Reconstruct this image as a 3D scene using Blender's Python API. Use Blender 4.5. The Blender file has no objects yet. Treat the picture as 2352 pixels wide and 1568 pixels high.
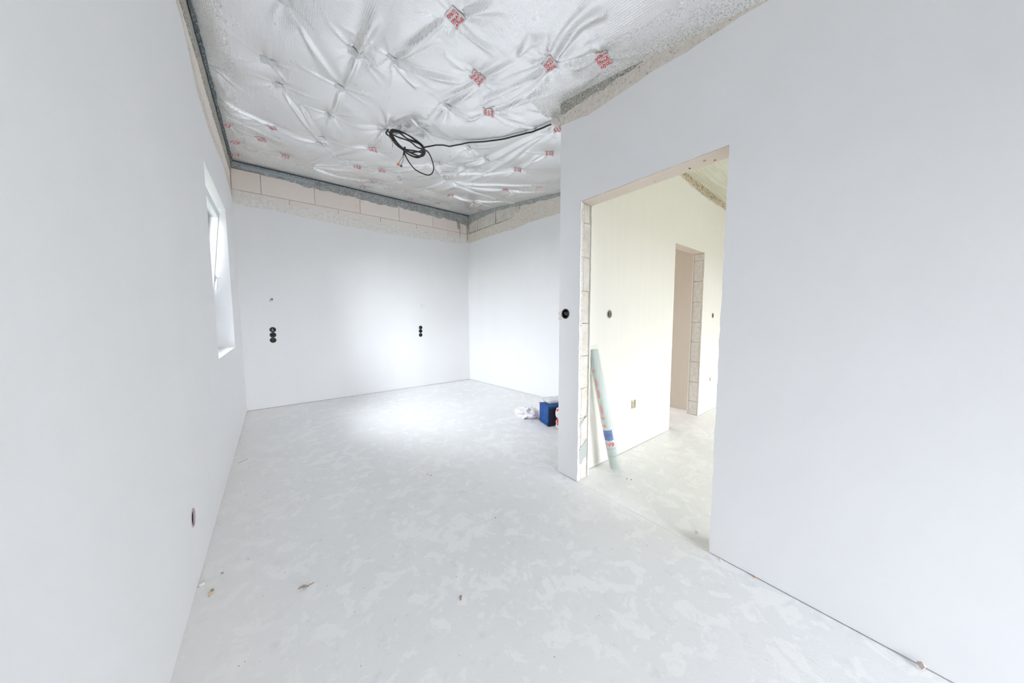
import bpy, bmesh, math, random
import numpy as np
from mathutils import Matrix, Vector, noise as mnoise
random.seed(7)
S = bpy.context.scene
COL = S.collection
PI = math.pi
SKY, EXPO, METAL, SGN = 28.5, 0.0, 0.75, 1   # sky strength, exposure, film sheen, roll side

# ---------------------------------------------------------------- camera
YAW, PITCH, ROLL, FPX = 0.665156, -0.0763818, -0.002579, 697.05
cy, sy, cp, sp = math.cos(YAW), math.sin(YAW), math.cos(PITCH), math.sin(PITCH)
fwd = Vector((sy * cp, cy * cp, sp)); rt0 = Vector((cy, -sy, 0)); up0 = rt0.cross(fwd)
rt = rt0 * math.cos(ROLL) + up0 * math.sin(ROLL); up = up0 * math.cos(ROLL) - rt0 * math.sin(ROLL)
cd = bpy.data.cameras.new('camera'); cam = bpy.data.objects.new('camera', cd); COL.objects.link(cam)
cd.sensor_fit = 'HORIZONTAL'; cd.sensor_width = 36.0; cd.lens = FPX / 2352 * 36.0; cd.clip_start = 0.02
cam.matrix_world = Matrix(((rt.x, up.x, -fwd.x, 0), (rt.y, up.y, -fwd.y, 0), (rt.z, up.z, -fwd.z, 1.2), (0, 0, 0, 1)))
S.camera = cam

# ---------------------------------------------------------------- sky and daylight
W = bpy.data.worlds.new('overcast_sky'); S.world = W; W.use_nodes = True
bg = W.node_tree.nodes['Background']
bg.inputs[0].default_value = (0.90, 0.957, 1.035, 1); bg.inputs[1].default_value = SKY
def portal(name, loc, rot, sx, sy_):
    l = bpy.data.lights.new(name, 'AREA'); l.shape = 'RECTANGLE'; l.size = sx; l.size_y = sy_
    l.cycles.is_portal = True
    o = bpy.data.objects.new(name, l); COL.objects.link(o); o.location = loc; o.rotation_euler = rot
    return o
S.view_settings.view_transform = 'Standard'; S.view_settings.look = 'None'
S.view_settings.gamma = 1.0; S.view_settings.use_curve_mapping = False
S.view_settings.exposure = EXPO
S.cycles.max_bounces = 14; S.cycles.diffuse_bounces = 10; S.cycles.glossy_bounces = 4
S.cycles.transparent_max_bounces = 12
# openings: (portals lie just outside them and look inwards)
REAR_Y = -2.8
portal('daylight_portal_left', (-0.70, 3.67, 1.6), (0, -PI / 2, 0), 1.5, 1.3)
portal('daylight_portal_rear', (0.99, REAR_Y - 0.45, 1.05), (-PI / 2, 0, PI), 1.5, 2.1)
portal('added_opening_portal_store', (3.85, 4.55, 1.5), (PI / 2, 0, PI), 0.6, 1.2)  # serves the unseen opening added to brighten the store room
portal('daylight_portal_hall', (3.5, REAR_Y - 0.45, 1.0), (-PI / 2, 0, PI), 2.0, 2.0)

# ---------------------------------------------------------------- helpers
def tag(o, label=None, cat=None, group=None, kind=None):
    if label: o['label'] = label
    if cat: o['category'] = cat
    if group: o['group'] = group
    if kind: o['kind'] = kind
    return o
def link(name, me, mat=None, parent=None, M=None):
    o = bpy.data.objects.new(name, me); COL.objects.link(o)
    if mat is not None:
        me.materials.clear(); me.materials.append(mat)
    if M is not None: o.matrix_world = M
    if parent is not None:
        o.parent = parent; o.matrix_parent_inverse = parent.matrix_world.inverted() if False else Matrix.Identity(4)
    return o
def empty(name, loc=(0, 0, 0)):
    o = bpy.data.objects.new(name, None); COL.objects.link(o); o.location = loc; o.empty_display_size = 0.05
    return o
def mesh(name, vs, fs, smooth=False):
    me = bpy.data.meshes.new(name); me.from_pydata([tuple(v) for v in vs], [], [tuple(f) for f in fs]); me.validate(); me.update()
    if smooth:
        me.polygons.foreach_set('use_smooth', [True] * len(me.polygons))
    return me
def off(me, loc):
    me.transform(Matrix.Translation(-Vector(loc))); return me
def box_me(x0, x1, y0, y1, z0, z1, bev=0.0, jit=0.0, seed=0):
    bm = bmesh.new()
    bmesh.ops.create_cube(bm, size=1)
    for v in bm.verts:
        v.co = Vector(((x0 + x1) / 2 + v.co.x * (x1 - x0), (y0 + y1) / 2 + v.co.y * (y1 - y0), (z0 + z1) / 2 + v.co.z * (z1 - z0)))
    if bev: bmesh.ops.bevel(bm, geom=bm.edges[:], offset=bev, segments=1, affect='EDGES')
    if jit:
        r = random.Random(seed)
        for v in bm.verts: v.co += Vector((r.uniform(-jit, jit), r.uniform(-jit, jit), r.uniform(-jit, jit)))
    me = bpy.data.meshes.new('box'); bm.to_mesh(me); bm.free(); return me
def join_me(ms):
    vs, fs = [], []
    for m in ms:
        b = len(vs); vs += [tuple(v.co) for v in m.vertices]; fs += [tuple(b + i for i in p.vertices) for p in m.polygons]
    return mesh('joined', vs, fs)
def tube_me(pts, r, seg=8, sub=6, cyclic=False):
    P = [Vector(p) for p in pts]; n = len(P); out = []
    if n > 2 and sub > 1:
        for i in range(n - 1):
            a = P[max(i - 1, 0)]; b = P[i]; c = P[i + 1]; d = P[min(i + 2, n - 1)]
            for k in range(sub):
                t = k / sub
                out.append(0.5 * ((2 * b) + (c - a) * t + (2 * a - 5 * b + 4 * c - d) * t * t + (3 * b - a - 3 * c + d) * t ** 3))
        out.append(P[-1])
    else: out = P
    vs, fs = [], []; nrm = None
    for i, p in enumerate(out):
        t = (out[min(i + 1, len(out) - 1)] - out[max(i - 1, 0)])
        if t.length < 1e-9: t = Vector((0, 0, 1))
        t.normalize()
        if nrm is None: nrm = t.orthogonal().normalized()
        nrm = (nrm - t * nrm.dot(t)).normalized(); b = t.cross(nrm)
        for k in range(seg):
            a = 2 * PI * k / seg; vs.append(p + (nrm * math.cos(a) + b * math.sin(a)) * r)
    m = len(out)
    for i in range(m - 1):
        for k in range(seg):
            a = i * seg + k; b_ = i * seg + (k + 1) % seg
            fs.append((a, b_, b_ + seg, a + seg))
    fs.append(tuple(range(seg))[::-1]); fs.append(tuple((m - 1) * seg + k for k in range(seg)))
    return mesh('tube', vs, fs, True)
def sheet_me(outlines, holes, thick, M):
    """2-D outline(s) with holes, filled even-odd and given a thickness, then placed by M"""
    c = bpy.data.curves.new('outline', 'CURVE'); c.dimensions = '2D'; c.fill_mode = 'BOTH'; c.extrude = thick / 2
    for pl in list(outlines) + list(holes):
        s = c.splines.new('POLY'); s.points.add(len(pl) - 1)
        for i, (u, v) in enumerate(pl): s.points[i].co = (u, v, 0, 1)
        s.use_cyclic_u = True
    o = bpy.data.objects.new('tmp', c); COL.objects.link(o)
    me = bpy.data.meshes.new_from_object(o.evaluated_get(bpy.context.evaluated_depsgraph_get()))
    bpy.data.objects.remove(o); bpy.data.curves.remove(c)
    me.transform(M); me.update(); return me
def planeX(x): return Matrix(((0, 0, 1, x), (1, 0, 0, 0), (0, 1, 0, 0), (0, 0, 0, 1)))      # (u,v)->(Y,Z)
def planeY(y): return Matrix(((1, 0, 0, 0), (0, 0, -1, y), (0, 1, 0, 0), (0, 0, 0, 1)))     # (u,v)->(X,Z)
def circ(u, v, r, n=28, sq=1.0): return [(u + r * sq * math.cos(2 * PI * k / n), v + r * math.sin(2 * PI * k / n)) for k in range(n)]
def rect(u0, u1, v0, v1): return [(u0, v0), (u1, v0), (u1, v1), (u0, v1)]
def fn(x, s=0.0, oct_=4, f=1.0):
    t = 0; a = 1
    for k in range(oct_):
        t += a * mnoise.noise(Vector((x * f, s * 7.3 + k * 3.1, 0.37))); f *= 2.3; a *= 0.55
    return t
def ragged(keys, amp, seed, step=0.012, f=3.0):
    """points along u with v interpolated from keys plus noise"""
    out = []; u = keys[0][0]; u1 = keys[-1][0]
    n = max(2, int((u1 - u) / step))
    for i in range(n + 1):
        uu = u + (u1 - u) * i / n
        for a, b in zip(keys, keys[1:]):
            if a[0] <= uu <= b[0] + 1e-9:
                t = (uu - a[0]) / (b[0] - a[0]); v = a[1] + (b[1] - a[1]) * t; break
        out.append((uu, v + amp * fn(uu, seed, 4, f)))
    return out

# ---------------------------------------------------------------- materials
class NT:
    def __init__(s, name):
        s.m = bpy.data.materials.new(name); s.m.use_nodes = True; s.t = s.m.node_tree
        s.p = s.t.nodes['Principled BSDF']
        s.co = s.t.nodes.new('ShaderNodeTexCoord')
    def n(s, typ, **kw):
        x = s.t.nodes.new(typ)
        for k, v in kw.items(): setattr(x, k, v)
        return x
    def l(s, a, b): s.t.links.new(a, b)
    def map(s, scale=(1, 1, 1), rot=(0, 0, 0)):
        m = s.n('ShaderNodeMapping'); m.inputs['Scale'].default_value = scale; m.inputs['Rotation'].default_value = rot
        s.l(s.co.outputs['Object'], m.inputs['Vector']); return m.outputs[0]
    def noise(s, scale, detail=4, rough=0.55, vec=None, dist=0):
        x = s.n('ShaderNodeTexNoise'); x.inputs['Scale'].default_value = scale; x.inputs['Detail'].default_value = detail
        x.inputs['Roughness'].default_value = rough; x.inputs['Distortion'].default_value = dist
        s.l(vec if vec is not None else s.co.outputs['Object'], x.inputs['Vector']); return x.outputs['Fac']
    def ramp(s, fac, stops, interp='LINEAR'):
        r = s.n('ShaderNodeValToRGB'); r.color_ramp.interpolation = interp
        while len(r.color_ramp.elements) < len(stops): r.color_ramp.elements.new(0.5)
        for e, (p, c) in zip(r.color_ramp.elements, stops):
            e.position = p; e.color = (*c, 1) if len(c) == 3 else c
        s.l(fac, r.inputs[0]); return r.outputs[0]
    def mix(s, fac, a, b, mode='MIX'):
        x = s.n('ShaderNodeMix', data_type='RGBA', blend_type=mode)
        for inp, v in ((x.inputs[0], fac), (x.inputs[6], a), (x.inputs[7], b)):
            if hasattr(v, 'links') or hasattr(v, 'is_linked'): s.l(v, inp)
            elif isinstance(v, (int, float)): inp.default_value = v
            else: inp.default_value = (*v, 1)
        return x.outputs[2]
    def math(s, op, a, b=0.0, c=None, clamp=False):
        x = s.n('ShaderNodeMath', operation=op, use_clamp=clamp)
        for inp, v in ((x.inputs[0], a), (x.inputs[1], b)) + (((x.inputs[2], c),) if c is not None else ()):
            if isinstance(v, (int, float)): inp.default_value = v
            else: s.l(v, inp)
        return x.outputs[0]
    def col(s, v):
        if isinstance(v, tuple): s.p.inputs['Base Color'].default_value = (*v, 1)
        else: s.l(v, s.p.inputs['Base Color'])
    def bump(s, h, dist=0.001, strength=1.0, nrm=None):
        b = s.n('ShaderNodeBump'); b.inputs['Distance'].default_value = dist; b.inputs['Strength'].default_value = strength
        s.l(h, b.inputs['Height'])
        if nrm is not None: s.l(nrm, b.inputs['Normal'])
        s.l(b.outputs[0], s.p.inputs['Normal']); return b.outputs[0]
    def set(s, **kw):
        for k, v in kw.items(): s.p.inputs[k.replace('_', ' ')].default_value = v
        return s
def plain(name, col, rough=0.6, metal=0.0, **kw):
    t = NT(name); t.col(col); t.set(Roughness=rough, Metallic=metal)
    for k, v in kw.items(): t.p.inputs[k].default_value = v
    return t.m
def plaster(name, base, streak='x'):
    t = NT(name)
    sc = {'x': (1.2, 9, 0.35), 'y': (9, 1.2, 0.35)}[streak]
    n1 = t.noise(2.2, 5, 0.6, t.map(sc)); n2 = t.noise(1.1, 3, 0.5)
    a = tuple(c * 0.982 for c in base); b = tuple(min(1, c * 1.01) for c in base)
    c1 = t.ramp(n1, [(0.3, a), (0.7, b)])
    c2 = t.mix(t.ramp(n2, [(0.35, (0, 0, 0)), (0.65, (1, 1, 1))]), c1, tuple(c * 0.975 for c in base)); 
    t.col(t.mix(0.5, c1, c2)); t.set(Roughness=0.75)
    t.bump(t.math('ADD', t.noise(60, 4, 0.6), t.math('MULTIPLY', t.noise(3, 2), 6.0)), 0.0006, 0.6)
    return t.m
M_plaster = plaster('white_plaster_x', (0.87, 0.862, 0.862), 'x')
M_plasterY = plaster('white_plaster_y', (0.87, 0.862, 0.865), 'y')
M_warm = plaster('warm_white_plaster', (0.87, 0.84, 0.785), 'y')
M_beige = plaster('shade_tinted_plaster', (0.76, 0.70, 0.635), 'x')  # warm cast of the shade is put into this plaster colour

def mk_block():
    t = NT('aerated_concrete_block')
    r = t.n('ShaderNodeObjectInfo').outputs['Random']
    c = t.ramp(r, [(0, (0.84, 0.755, 0.695)), (0.5, (0.87, 0.79, 0.735)), (1, (0.855, 0.775, 0.72))])
    st = t.ramp(t.noise(5.0, 4, 0.6), [(0.60, (0, 0, 0)), (0.78, (1, 1, 1))])
    c = t.mix(t.math('MULTIPLY', st, 0.75), c, (0.78, 0.58, 0.40))
    sp_ = t.ramp(t.noise(95, 2, 0.5), [(0.60, (0, 0, 0)), (0.66, (1, 1, 1))])
    c = t.mix(t.math('MULTIPLY', sp_, 0.6), c, (0.84, 0.80, 0.76))
    pit = t.ramp(t.noise(130, 2, 0.6), [(0.28, (1, 1, 1)), (0.36, (0, 0, 0))])
    t.col(t.mix(t.math('MULTIPLY', pit, 0.35), c, (0.45, 0.38, 0.32))); t.set(Roughness=0.9)
    t.bump(t.noise(120, 3, 0.7), 0.0012, 0.8); return t.m
M_block = mk_block()
def mk_jamb():
    t = NT('dusty_white_block')
    c = t.ramp(t.noise(9, 5, 0.65), [(0.35, (0.60, 0.55, 0.49)), (0.65, (0.72, 0.69, 0.65))])
    c = t.mix(t.math('MULTIPLY', t.ramp(t.noise(3.5, 3), [(0.58, (0, 0, 0)), (0.75, (1, 1, 1))]), 0.5), c, (0.76, 0.64, 0.44))
    t.col(t.mix(t.ramp(t.noise(70, 2), [(0.27, (1, 1, 1)), (0.33, (0, 0, 0))]), c, (0.36, 0.31, 0.26))); t.set(Roughness=0.9)
    t.bump(t.noise(90, 4, 0.7), 0.002, 0.9); return t.m
M_jamb = mk_jamb()
def mk_core():
    t = NT('rough_mortar'); c = t.ramp(t.noise(22, 5, 0.7), [(0.3, (0.30, 0.255, 0.215)), (0.62, (0.60, 0.53, 0.46))])
    t.col(c); t.set(Roughness=0.95); t.bump(t.noise(60, 4, 0.7), 0.003, 1.0); return t.m
M_core = mk_core()
def mk_rough():
    t = NT('rough_trowelled_coat')
    c = t.ramp(t.noise(28, 5, 0.7), [(0.34, (0.76, 0.71, 0.66)), (0.55, (0.86, 0.835, 0.80)), (0.7, (0.90, 0.89, 0.875))])
    t.col(t.mix(t.ramp(t.noise(110, 2), [(0.3, (1, 1, 1)), (0.36, (0, 0, 0))]), c, (0.60, 0.54, 0.48))); t.set(Roughness=0.9)
    t.bump(t.noise(38, 5, 0.7), 0.006, 1.0); return t.m
M_rough = mk_rough()
def mk_beigecoat():
    t = NT('beige_rough_coat')
    c = t.ramp(t.noise(40, 5, 0.7), [(0.3, (0.66, 0.585, 0.51)), (0.55, (0.78, 0.725, 0.66)), (0.75, (0.85, 0.815, 0.77))])
    t.col(t.mix(t.ramp(t.noise(75, 3), [(0.33, (1, 1, 1)), (0.38, (0, 0, 0))]), c, (0.36, 0.32, 0.27))); t.set(Roughness=0.9)
    t.bump(t.noise(60, 5, 0.7), 0.004, 1.0); return t.m
M_beigecoat = mk_beigecoat()
def mk_grout(name, dark, light, th=(0.50, 0.60), sc=55):
    t = NT(name)
    c = t.ramp(t.noise(14, 5, 0.65), [(0.35, dark), (0.7, tuple(min(1, x * 1.7) for x in dark))])
    t.col(t.mix(t.ramp(t.noise(sc, 3, 0.6), [(th[0], (0, 0, 0)), (th[1], (1, 1, 1))]), c, light)); t.set(Roughness=0.85)
    t.bump(t.noise(45, 4, 0.7), 0.005, 1.0); return t.m
M_grout = mk_grout('grey_sealing_mortar', (0.25, 0.265, 0.27), (0.66, 0.64, 0.59), (0.53, 0.59), 85)
M_grout2 = mk_grout('speckled_sealing_mortar', (0.20, 0.205, 0.18), (0.68, 0.64, 0.57), (0.48, 0.56), 150)
def mk_floor():
    t = NT('concrete_screed')
    v = t.map((1, 1, 1))
    c = t.ramp(t.noise(1.3, 4, 0.55), [(0.3, (0.83, 0.832, 0.838)), (0.7, (0.89, 0.885, 0.875))])
    # pale flakes and trowel blotches
    a = t.noise(9.0, 6, 0.62, dist=0.5); b = t.noise(2.0, 3, 0.5)
    k = t.math('ADD', a, t.math('MULTIPLY', t.math('SUBTRACT', b, 0.5), 0.35))
    c = t.mix(t.math('MULTIPLY', t.ramp(k, [(0.535, (0, 0, 0)), (0.575, (1, 1, 1))]), 0.70), c, (0.94, 0.935, 0.925))
    a2 = t.noise(24.0, 5, 0.6, dist=0.3)
    c = t.mix(t.math('MULTIPLY', t.ramp(a2, [(0.60, (0, 0, 0)), (0.64, (1, 1, 1))]), 0.55), c, (0.94, 0.935, 0.925))
    a3 = t.noise(13.0, 4, 0.6)
    c = t.mix(t.math('MULTIPLY', t.ramp(a3, [(0.28, (1, 1, 1)), (0.42, (0, 0, 0))]), 0.5), c, (0.74, 0.75, 0.76))
    # fine dark grit
    g = t.noise(160, 1, 0.5)
    c = t.mix(t.math('MULTIPLY', t.ramp(g, [(0.20, (1, 1, 1)), (0.245, (0, 0, 0))]), 0.7), c, (0.36, 0.28, 0.22))
    # warmer tone along the left wall
    sx = t.n('ShaderNodeSeparateXYZ'); t.l(t.co.outputs['Object'], sx.inputs[0])
    d = t.math('ADD', sx.outputs[0], t.math('MULTIPLY', t.noise(3.5, 4), 0.5))
    c = t.mix(t.math('MULTIPLY', t.ramp(d, [(0.0, (1, 1, 1)), (0.45, (0, 0, 0))]), 0.45), c, (0.84, 0.80, 0.745))
    t.col(c); t.set(Roughness=0.42); t.p.inputs['Specular IOR Level'].default_value = 0.5
    t.bump(t.math('ADD', t.math('MULTIPLY', k, 1.5), t.noise(80, 3, 0.6)), 0.0012, 0.6); return t.m
M_floor = mk_floor()
def mk_film():
    t = NT('reinforced_silver_film')
    at = t.n('ShaderNodeAttribute', attribute_name='dirt').outputs['Fac']
    sx = t.n('ShaderNodeSeparateXYZ'); t.l(t.co.outputs['Object'], sx.inputs[0])
    def rib(i, sp_): return t.math('ABSOLUTE', t.math('SINE', t.math('MULTIPLY', sx.outputs[i], PI / sp_)))
    grid = t.math('MAXIMUM', t.math('POWER', rib(0, 0.011), 6.0), t.math('POWER', rib(1, 0.011), 14.0))
    base = t.mix(t.math('MULTIPLY', grid, 0.18), (0.94, 0.94, 0.945), (0.97, 0.97, 0.975))
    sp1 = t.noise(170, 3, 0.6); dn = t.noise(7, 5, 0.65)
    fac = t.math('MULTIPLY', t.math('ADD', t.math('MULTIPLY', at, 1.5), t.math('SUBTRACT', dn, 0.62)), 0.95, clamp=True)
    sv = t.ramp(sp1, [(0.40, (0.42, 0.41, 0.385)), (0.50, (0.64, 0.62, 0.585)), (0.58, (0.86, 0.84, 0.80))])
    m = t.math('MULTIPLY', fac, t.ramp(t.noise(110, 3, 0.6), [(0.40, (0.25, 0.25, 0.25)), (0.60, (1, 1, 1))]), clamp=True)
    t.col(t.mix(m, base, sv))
    t.l(t.math('SUBTRACT', METAL, t.math('MULTIPLY', m, METAL), clamp=True), t.p.inputs['Metallic'])
    t.l(t.math('ADD', 0.24, t.math('MULTIPLY', m, 0.45)), t.p.inputs['Roughness'])
    h = t.math('ADD', t.math('MULTIPLY', grid, 0.45), t.math('MULTIPLY', t.noise(14, 3, 0.6), 4.0))
    h = t.math('ADD', h, t.math('MULTIPLY', m, 0.4))
    t.bump(h, 0.0011, 0.8); return t.m
M_film = mk_film()
def mk_warmfilm():
    t = NT('creamy_hall_film'); sx = t.noise(7, 3, 0.5, t.map((0.6, 5, 1)))
    t.col(t.ramp(sx, [(0.3, (0.66, 0.65, 0.54)), (0.7, (0.76, 0.75, 0.65))])); t.set(Roughness=0.45, Metallic=0.15)
    t.bump(sx, 0.012, 0.8); return t.m
M_warmfilm = mk_warmfilm()
M_pvc = plain('white_pvc', (0.82, 0.83, 0.84), 0.3)
M_dark = plain('black_cable_sheath', (0.018, 0.022, 0.02), 0.4)
M_cup = plain('dark_box_plastic', (0.02, 0.025, 0.028), 0.45)
M_cupw = plain('pale_box_plastic', (0.62, 0.63, 0.52), 0.45)
M_copper = plain('copper_strand', (0.70, 0.36, 0.16), 0.35, 0.8)
M_blue = plain('blue_wire', (0.10, 0.22, 0.55), 0.45)
M_green = plain('yellow_green_wire', (0.50, 0.55, 0.08), 0.45)
M_brown = plain('brown_wire', (0.25, 0.12, 0.06), 0.45)
M_orange = plain('orange_lever', (0.85, 0.22, 0.04), 0.4)
M_white = plain('white_plastic', (0.80, 0.80, 0.78), 0.35)
M_red = plain('red_print', (0.74, 0.06, 0.06), 0.5)
M_redsoft = plain('faded_red_print', (0.84, 0.36, 0.33), 0.5)
M_bluelabel = plain('blue_label_print', (0.075, 0.20, 0.56), 0.5)
M_bluetext = plain('violet_label_print', (0.10, 0.07, 0.30), 0.5)
M_steelstrip = plain('blue_grey_profile', (0.045, 0.065, 0.085), 0.35, 0.3)
M_strip2 = plain('pale_blue_tape', (0.42, 0.47, 0.52), 0.5)
M_grass = plain('grass_ground', (0.13, 0.135, 0.11), 0.95)
def mk_glass():
    t = NT('window_glass'); o = t.t.nodes['Material Output']
    tr = t.n('ShaderNodeBsdfTransparent'); gl = t.n('ShaderNodeBsdfGlossy'); gl.inputs['Roughness'].default_value = 0.02
    lw = t.n('ShaderNodeFresnel'); lw.inputs['IOR'].default_value = 1.45; mx = t.n('ShaderNodeMixShader')
    tr.inputs[0].default_value = (0.97, 0.975, 0.975, 1)
    t.l(lw.outputs[0], mx.inputs[0]); t.l(tr.outputs[0], mx.inputs[1]); t.l(gl.outputs[0], mx.inputs[2]); t.l(mx.outputs[0], o.inputs[0]); return t.m
M_glass = mk_glass()
def mk_clear(name, col, alpha):
    t = NT(name); t.col(col); t.set(Roughness=0.18, Alpha=alpha); t.p.inputs['Coat Weight'].default_value = 0.5
    t.bump(t.noise(30, 3, 0.6), 0.004, 0.8); return t.m
M_wrap = mk_clear('clear_wrap', (0.84, 0.88, 0.87), 0.16)
M_clearpatch = mk_clear('clear_tape', (0.86, 0.87, 0.88), 0.55)

# measured positions on the ceiling film and of the cable (metres)
FOLDS= [[(-0.274, 3.805), (0.069, 4.011), (0.502, 4.079)], [(-0.261, 3.972), (0.139, 4.042), (0.521, 4.061)], [(-0.287, 4.086), (-0.037, 4.198), (0.18, 4.317)], [(0.174, 3.357), (0.508, 4.014)], [(0.283, 3.393), (0.513, 4.068)], [(0.523, 2.967), (0.527, 3.938)], [(0.229, 2.475), (0.493, 2.867)], [(0.542, 2.449), (0.555, 1.912)], [(0.536, 2.852), (0.55, 1.985)], [(1.402, 1.418), (1.301, 1.727), (1.284, 2.154)], [(1.425, 1.385), (1.35, 1.139), (1.372, 0.967)], [(1.444, 1.385), (1.525, 1.071)], [(1.433, 1.374), (1.432, 1.102)], [(1.442, 1.497), (1.388, 1.896), (1.319, 2.355)], [(1.45, 1.485), (1.457, 1.83), (1.422, 2.12)], [(1.352, 1.368), (1.296, 1.213), (1.274, 1.036)], [(1.262, 1.541), (1.268, 1.353), (1.352, 1.368)], [(1.172, 1.933), (1.042, 1.908)], [(1.231, 1.885), (1.274, 1.599), (1.372, 1.463)], [(1.224, 1.989), (1.127, 2.442), (1.147, 2.87)], [(0.916, 1.594), (1.011, 1.376)], [(0.933, 1.704), (1.119, 1.662), (1.179, 1.654)], [(0.858, 1.719), (0.8, 1.968), (0.764, 2.1)], [(0.751, 2.237), (0.851, 1.823)], [(0.752, 2.287), (0.949, 2.19), (1.173, 2.025)], [(0.758, 2.307), (0.955, 2.37)], [(1.221, 2.359), (1.252, 1.918)], [(1.247, 2.409), (1.416, 2.308)], [(1.211, 2.457), (1.255, 2.73)], [(1.484, 2.117), (1.683, 1.945)], [(1.468, 2.095), (1.583, 1.497)], [(1.446, 2.219), (1.362, 2.434)], [(1.887, 1.804), (2.13, 3.282), (2.007, 4.41)], [(1.912, 1.828), (1.903, 2.325), (1.981, 3.144)], [(1.739, 1.686), (1.551, 1.843)], [(1.804, 1.703), (1.558, 1.752)], [(2.266, 2.346), (2.296, 2.767)], [(2.331, 2.93), (1.983, 3.454), (1.715, 3.759)], [(2.296, 2.767), (2.194, 2.272)], [(1.923, 3.863), (1.877, 3.266), (1.943, 2.819), (1.924, 1.815)], [(2.004, 3.845), (2.621, 3.295), (2.99, 2.827)], [(1.999, 3.899), (2.657, 3.979), (3.293, 3.912)], [(1.921, 3.938), (1.816, 4.608)], [(1.897, 3.823), (1.629, 3.567)], [(1.637, 3.462), (1.619, 2.902)], [(1.593, 3.485), (1.298, 4.16)], [(1.603, 3.508), (1.025, 4.107)], [(0.971, 4.085), (0.493, 4.661)], [(0.468, 4.638), (0.759, 3.949), (0.93, 3.705)], [(0.472, 4.679), (1.04, 4.172)], [(0.474, 4.707), (0.959, 4.508)], [(0.502, 4.759), (0.912, 4.823), (1.414, 4.545)], [(2.263, 4.421), (3.208, 4.399)], [(2.636, 4.324), (3.215, 3.82)], [(2.711, 3.609), (3.174, 3.024)], [(2.688, 3.578), (2.103, 3.907)], [(0.952, 3.211), (0.731, 3.358)], [(0.948, 3.269), (0.906, 3.796)], [(0.973, 3.144), (1.027, 2.872), (1.114, 2.663)], [(0.935, 3.079), (0.885, 2.865)], [(0.983, 3.175), (1.116, 3.013), (1.211, 2.894)], [(1.632, 1.204), (1.663, 1.51)], [(1.56, 1.183), (1.507, 1.371)]]
TAPES= [(0.896, 1.658), (1.212, 1.935), (1.428, 1.444), (1.589, 1.158), (1.459, 2.162), (0.086, 4.041), (-0.007, 4.403), (-0.281, 4.288), (-0.243, 4.653), (0.208, 4.669), (0.966, 3.744), (0.931, 4.365), (1.191, 4.238), (1.211, 4.704), (-0.261, 5.0), (2.255, 2.26), (2.335, 2.862), (2.692, 3.573), (2.893, 3.092), (2.263, 4.421), (2.721, 4.465), (2.987, 4.713), (2.274, 4.921), (1.848, 5.031), (1.136, 5.043), (1.964, 1.878)]
CLEAR= [(0.072, 3.013), (0.129, 3.27), (0.538, 2.428), (0.517, 2.906), (0.505, 3.385), (0.732, 2.269), (0.138, 2.37), (0.941, 3.245), (1.212, 2.396), (1.211, 2.894), (1.649, 2.812), (1.598, 3.46), (1.89, 3.29), (1.912, 2.891), (1.923, 3.863), (0.507, 4.05), (0.504, 3.905), (-0.258, 3.402), (1.896, 4.472)]
LOOP1= [(0.959, 3.137, 3.01), (0.942, 3.137, 2.98), (0.941, 3.137, 2.96), (1.011, 3.141, 2.93), (1.129, 3.184, 2.88), (1.237, 3.176, 2.86), (1.265, 3.07, 2.86), (1.222, 2.983, 2.88), (1.096, 2.963, 2.92), (1.007, 2.996, 2.95), (0.956, 3.049, 2.96), (0.978, 3.099, 2.94), (1.063, 3.14, 2.89), (1.186, 3.156, 2.87), (1.27, 3.129, 2.86), (1.261, 3.027, 2.87), (1.183, 2.971, 2.89), (1.088, 3.0, 2.91), (0.996, 3.0, 2.94), (0.953, 3.08, 2.95), (1.021, 3.139, 2.9), (1.14, 3.151, 2.87), (1.24, 3.097, 2.88), (1.25, 3.01, 2.88)]
LOOP2= [(0.942, 3.085, 2.96), (1.022, 3.083, 2.94), (1.126, 3.047, 2.92), (1.211, 3.068, 2.9), (1.249, 3.03, 2.88), (1.307, 3.017, 2.86), (1.382, 3.096, 2.83), (1.435, 3.185, 2.8), (1.443, 3.274, 2.78), (1.393, 3.298, 2.77), (1.283, 3.301, 2.79), (1.179, 3.229, 2.82), (1.118, 3.164, 2.86), (1.104, 3.11, 2.87)]
RUN= [(1.109, 3.125, 2.87), (1.186, 3.095, 2.87), (1.252, 3.06, 2.86), (1.25, 2.987, 2.87), (1.255, 2.987, 2.88), (1.346, 2.915, 2.9), (1.408, 2.89, 2.91), (1.466, 2.874, 2.91), (1.534, 2.749, 2.9), (1.64, 2.521, 2.88), (1.728, 2.297, 2.86), (1.782, 2.059, 2.82), (1.814, 1.905, 2.79), (1.825, 1.732, 2.74)]
CRUMBS= [(-0.249, 1.905), (-0.314, 1.881), (-0.272, 1.806), (-0.275, 1.79), (0.892, 2.147), (0.879, 2.182), (0.575, 1.095), (2.02, 1.188), (2.034, 1.162), (1.714, 1.207), (0.994, 1.432), (1.696, 0.347), (1.683, 0.478), (1.689, 0.254), (2.312, 2.573), (1.055, 0.926), (0.955, 1.558), (1.451, 1.281), (1.461, 0.876), (1.8, 0.63), (1.727, 0.624), (-0.137, 1.294)]

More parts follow.
